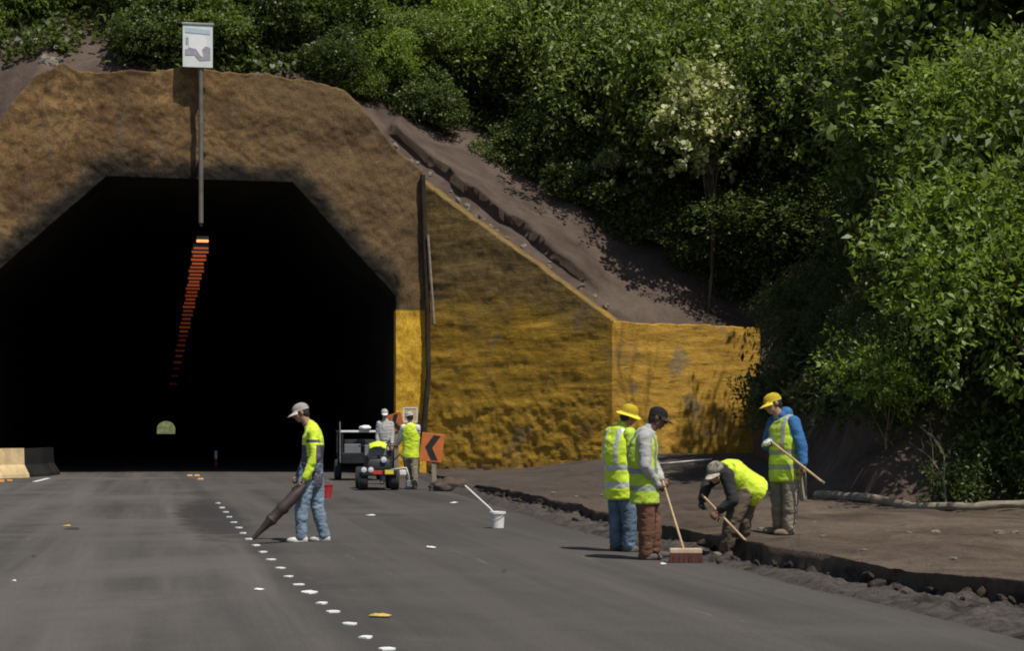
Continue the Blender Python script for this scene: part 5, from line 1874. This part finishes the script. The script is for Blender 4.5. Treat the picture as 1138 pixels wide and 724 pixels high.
def twig(a, d, l, r, n_):
    b = a + d * l
    m_ = a.lerp(b, .5) + Vector((rb.uniform(-.06, .06), rb.uniform(-.06, .06), 0)) * l * 2
    mb.tube([a, m_, b], [r, r * .8, r * .55], 6)
    if n_ > 0:
        for k in range(rb.choice((2, 3))):
            nd = (d + Vector((rb.uniform(-.8, .8), rb.uniform(-.6, .6), rb.uniform(-.1, .5)))).normalized()
            twig(b, nd, l * rb.uniform(.55, .85), r * .55, n_ - 1)


_u2, _v2 = np.meshgrid(np.linspace(hill_u(11), hill_u(16), 200), np.linspace(1, 14, 60))
_hh2 = hill(_u2, _v2).reshape(-1, 3)
twig(Vector((0, 0, 0)), Vector((-.1, 0, 1)).normalized(), .45, .022, 4)
mb.build('branches', M['barkpale'], root, True)

k = np.argmin((_hh2[:, 0] - 9.3) ** 2 + (_hh2[:, 1] - 47.5) ** 2)
root = empty('limbed_tree', Vector(_hh2[k]) - Vector((0, 0, .3)))
tag(root, 'nearly leafless dark tree with forked limbs rising from the foliage at top right', 'tree')
mb = MB()
twig(Vector((0, 0, 0)), Vector((.02, -.05, 1)).normalized(), 4.6, .15, 0)
for dx_ in (-.32, .1, .5):
    twig(Vector((.1, -.25, 4.5)), Vector((dx_, -.1, 1)).normalized(), 2.6, .09, 3)
mb.build('trunk', M['bark'], root, True)

# undergrowth: a carpet of leaves that covers the soil of the hill
rs = np.random.RandomState(3)


def carpet(u0, u1, v0, v1, n_, per, L, W, sp=.18, lift=.15):
    u = rs.uniform(u0, u1, n_)
    v = v0 + (v1 - v0) * rs.random(n_) ** 1.2
    p = hill(u, v)
    p[:, 2] += rs.uniform(0, lift * 3, n_) + .1
    out = np.tile(np.array([[-.1, -.6, .7]]), (n_, 1))
    return leaves_np(rs, p, out, per, L, W, sp)


parts = [carpet(uP0, hill_u(4) + .5, 2.7, 17, 1000, 7, .22, .075), carpet(hill_u(4) + .5, uP1, 1.9, 17, 2600, 7, .22, .075), carpet(hill_u(6), hill_u(10), 7.0, 19, 2600, 7, .22, .075), carpet(hill_u(10), hill_u(12), 4.2, 15, 1400, 7, .22, .075),
         carpet(hill_u(12), hill_u(16), 2.9, 24, 5500, 7, .17, .045), carpet(hill_u(6), hill_u(11), 5.2, 9, 1500, 7, .17, .05), carpet(hill_u(5), hill_u(7), 3.0, 12, 1200, 7, .17, .05), carpet(hill_u(10), hill_u(13), 3.0, 6, 700, 7, .17, .05), carpet(hill_u(16) + .6, hill_u(18), .6, 10, 4200, 7, .15, .035)]
V = np.concatenate([a for a, b in parts])
Q = np.arange(len(V)).reshape(-1, 4)
o = link_mesh('undergrowth', np_mesh('undergrowth', V, Q), LEAF['deep'])
tag(o, 'mat of low dark leaves covering the hillside under the shrubs', 'undergrowth', None, 'stuff')
# roots hanging on the bare soil face at the end of the wall
for i in range(22):
    u = hill_u(11) + (hill_u(14) - hill_u(11)) * rt.random()
    a = Vector(hill(u, rt.uniform(1.2, 2.4)))
    b = Vector(hill(u + rt.uniform(-.8, .8), rt.uniform(.1, .6)))
    pts = [a + Vector((0, -.1, .1))]
    for k in range(1, 6):
        pts.append(a.lerp(b, k / 5) + Vector((rt.uniform(-.25, -.02), rt.uniform(-.35, -.1), rt.uniform(-.1, .15))))
    r0 = rt.uniform(.02, .05)
    o = MB().tube(pts, [r0 * (1 - .14 * k) for k in range(6)], 6).build('hanging_root', M['bark'], None, True)
    tag(o, 'brown root hanging down the bare soil face right of the yellow wall', 'root', 'roots on the bare soil face')
print('trees', cnt)

# ------------------------------------------------------------------ camera, light
cam = bpy.data.cameras.new('camera')
co = bpy.data.objects.new('camera', cam)
COL.objects.link(co)
co.location = (0, 0, HC)
co.rotation_euler = (R(90), 0, 0)
cam.sensor_width = 36
cam.lens = 36 * F_PX / 1138
cam.shift_y = (HY - 362) / 1138
cam.clip_end = 6000
cam.clip_start = 0.2
SC.camera = co

EL, SX, SY = R(60), 0.64, -0.77
S = Vector((math.cos(EL) * SX, math.cos(EL) * SY, math.sin(EL)))
sun = bpy.data.lights.new('sun', 'SUN')
sun.energy = 4.3
sun.angle = R(0.53)
sun.color = (1.0, 0.95, 0.87)
so = bpy.data.objects.new('sun', sun)
so.rotation_euler = S.to_track_quat('Z', 'Y').to_euler()
so.location = (20, -20, 60)
COL.objects.link(so)
wd = bpy.data.worlds.new('World')
SC.world = wd
wd.use_nodes = True
nt = wd.node_tree
sky = nt.nodes.new('ShaderNodeTexSky')
sky.sky_type = 'NISHITA'
sky.sun_disc = False
sky.sun_elevation = EL
sky.sun_rotation = math.atan2(SX, SY)
bg = nt.nodes['Background']
bg.inputs[1].default_value = 0.075
nt.links.new(sky.outputs[0], bg.inputs[0])
SC.view_settings.view_transform = 'Standard'
SC.view_settings.look = 'None'
SC.view_settings.exposure = 0.0
SC.view_settings.gamma = 1.0
SC.view_settings.use_curve_mapping = False
SC.cycles.max_bounces = 6
SC.cycles.filter_width = 1.9
SC.cycles.use_denoising = True
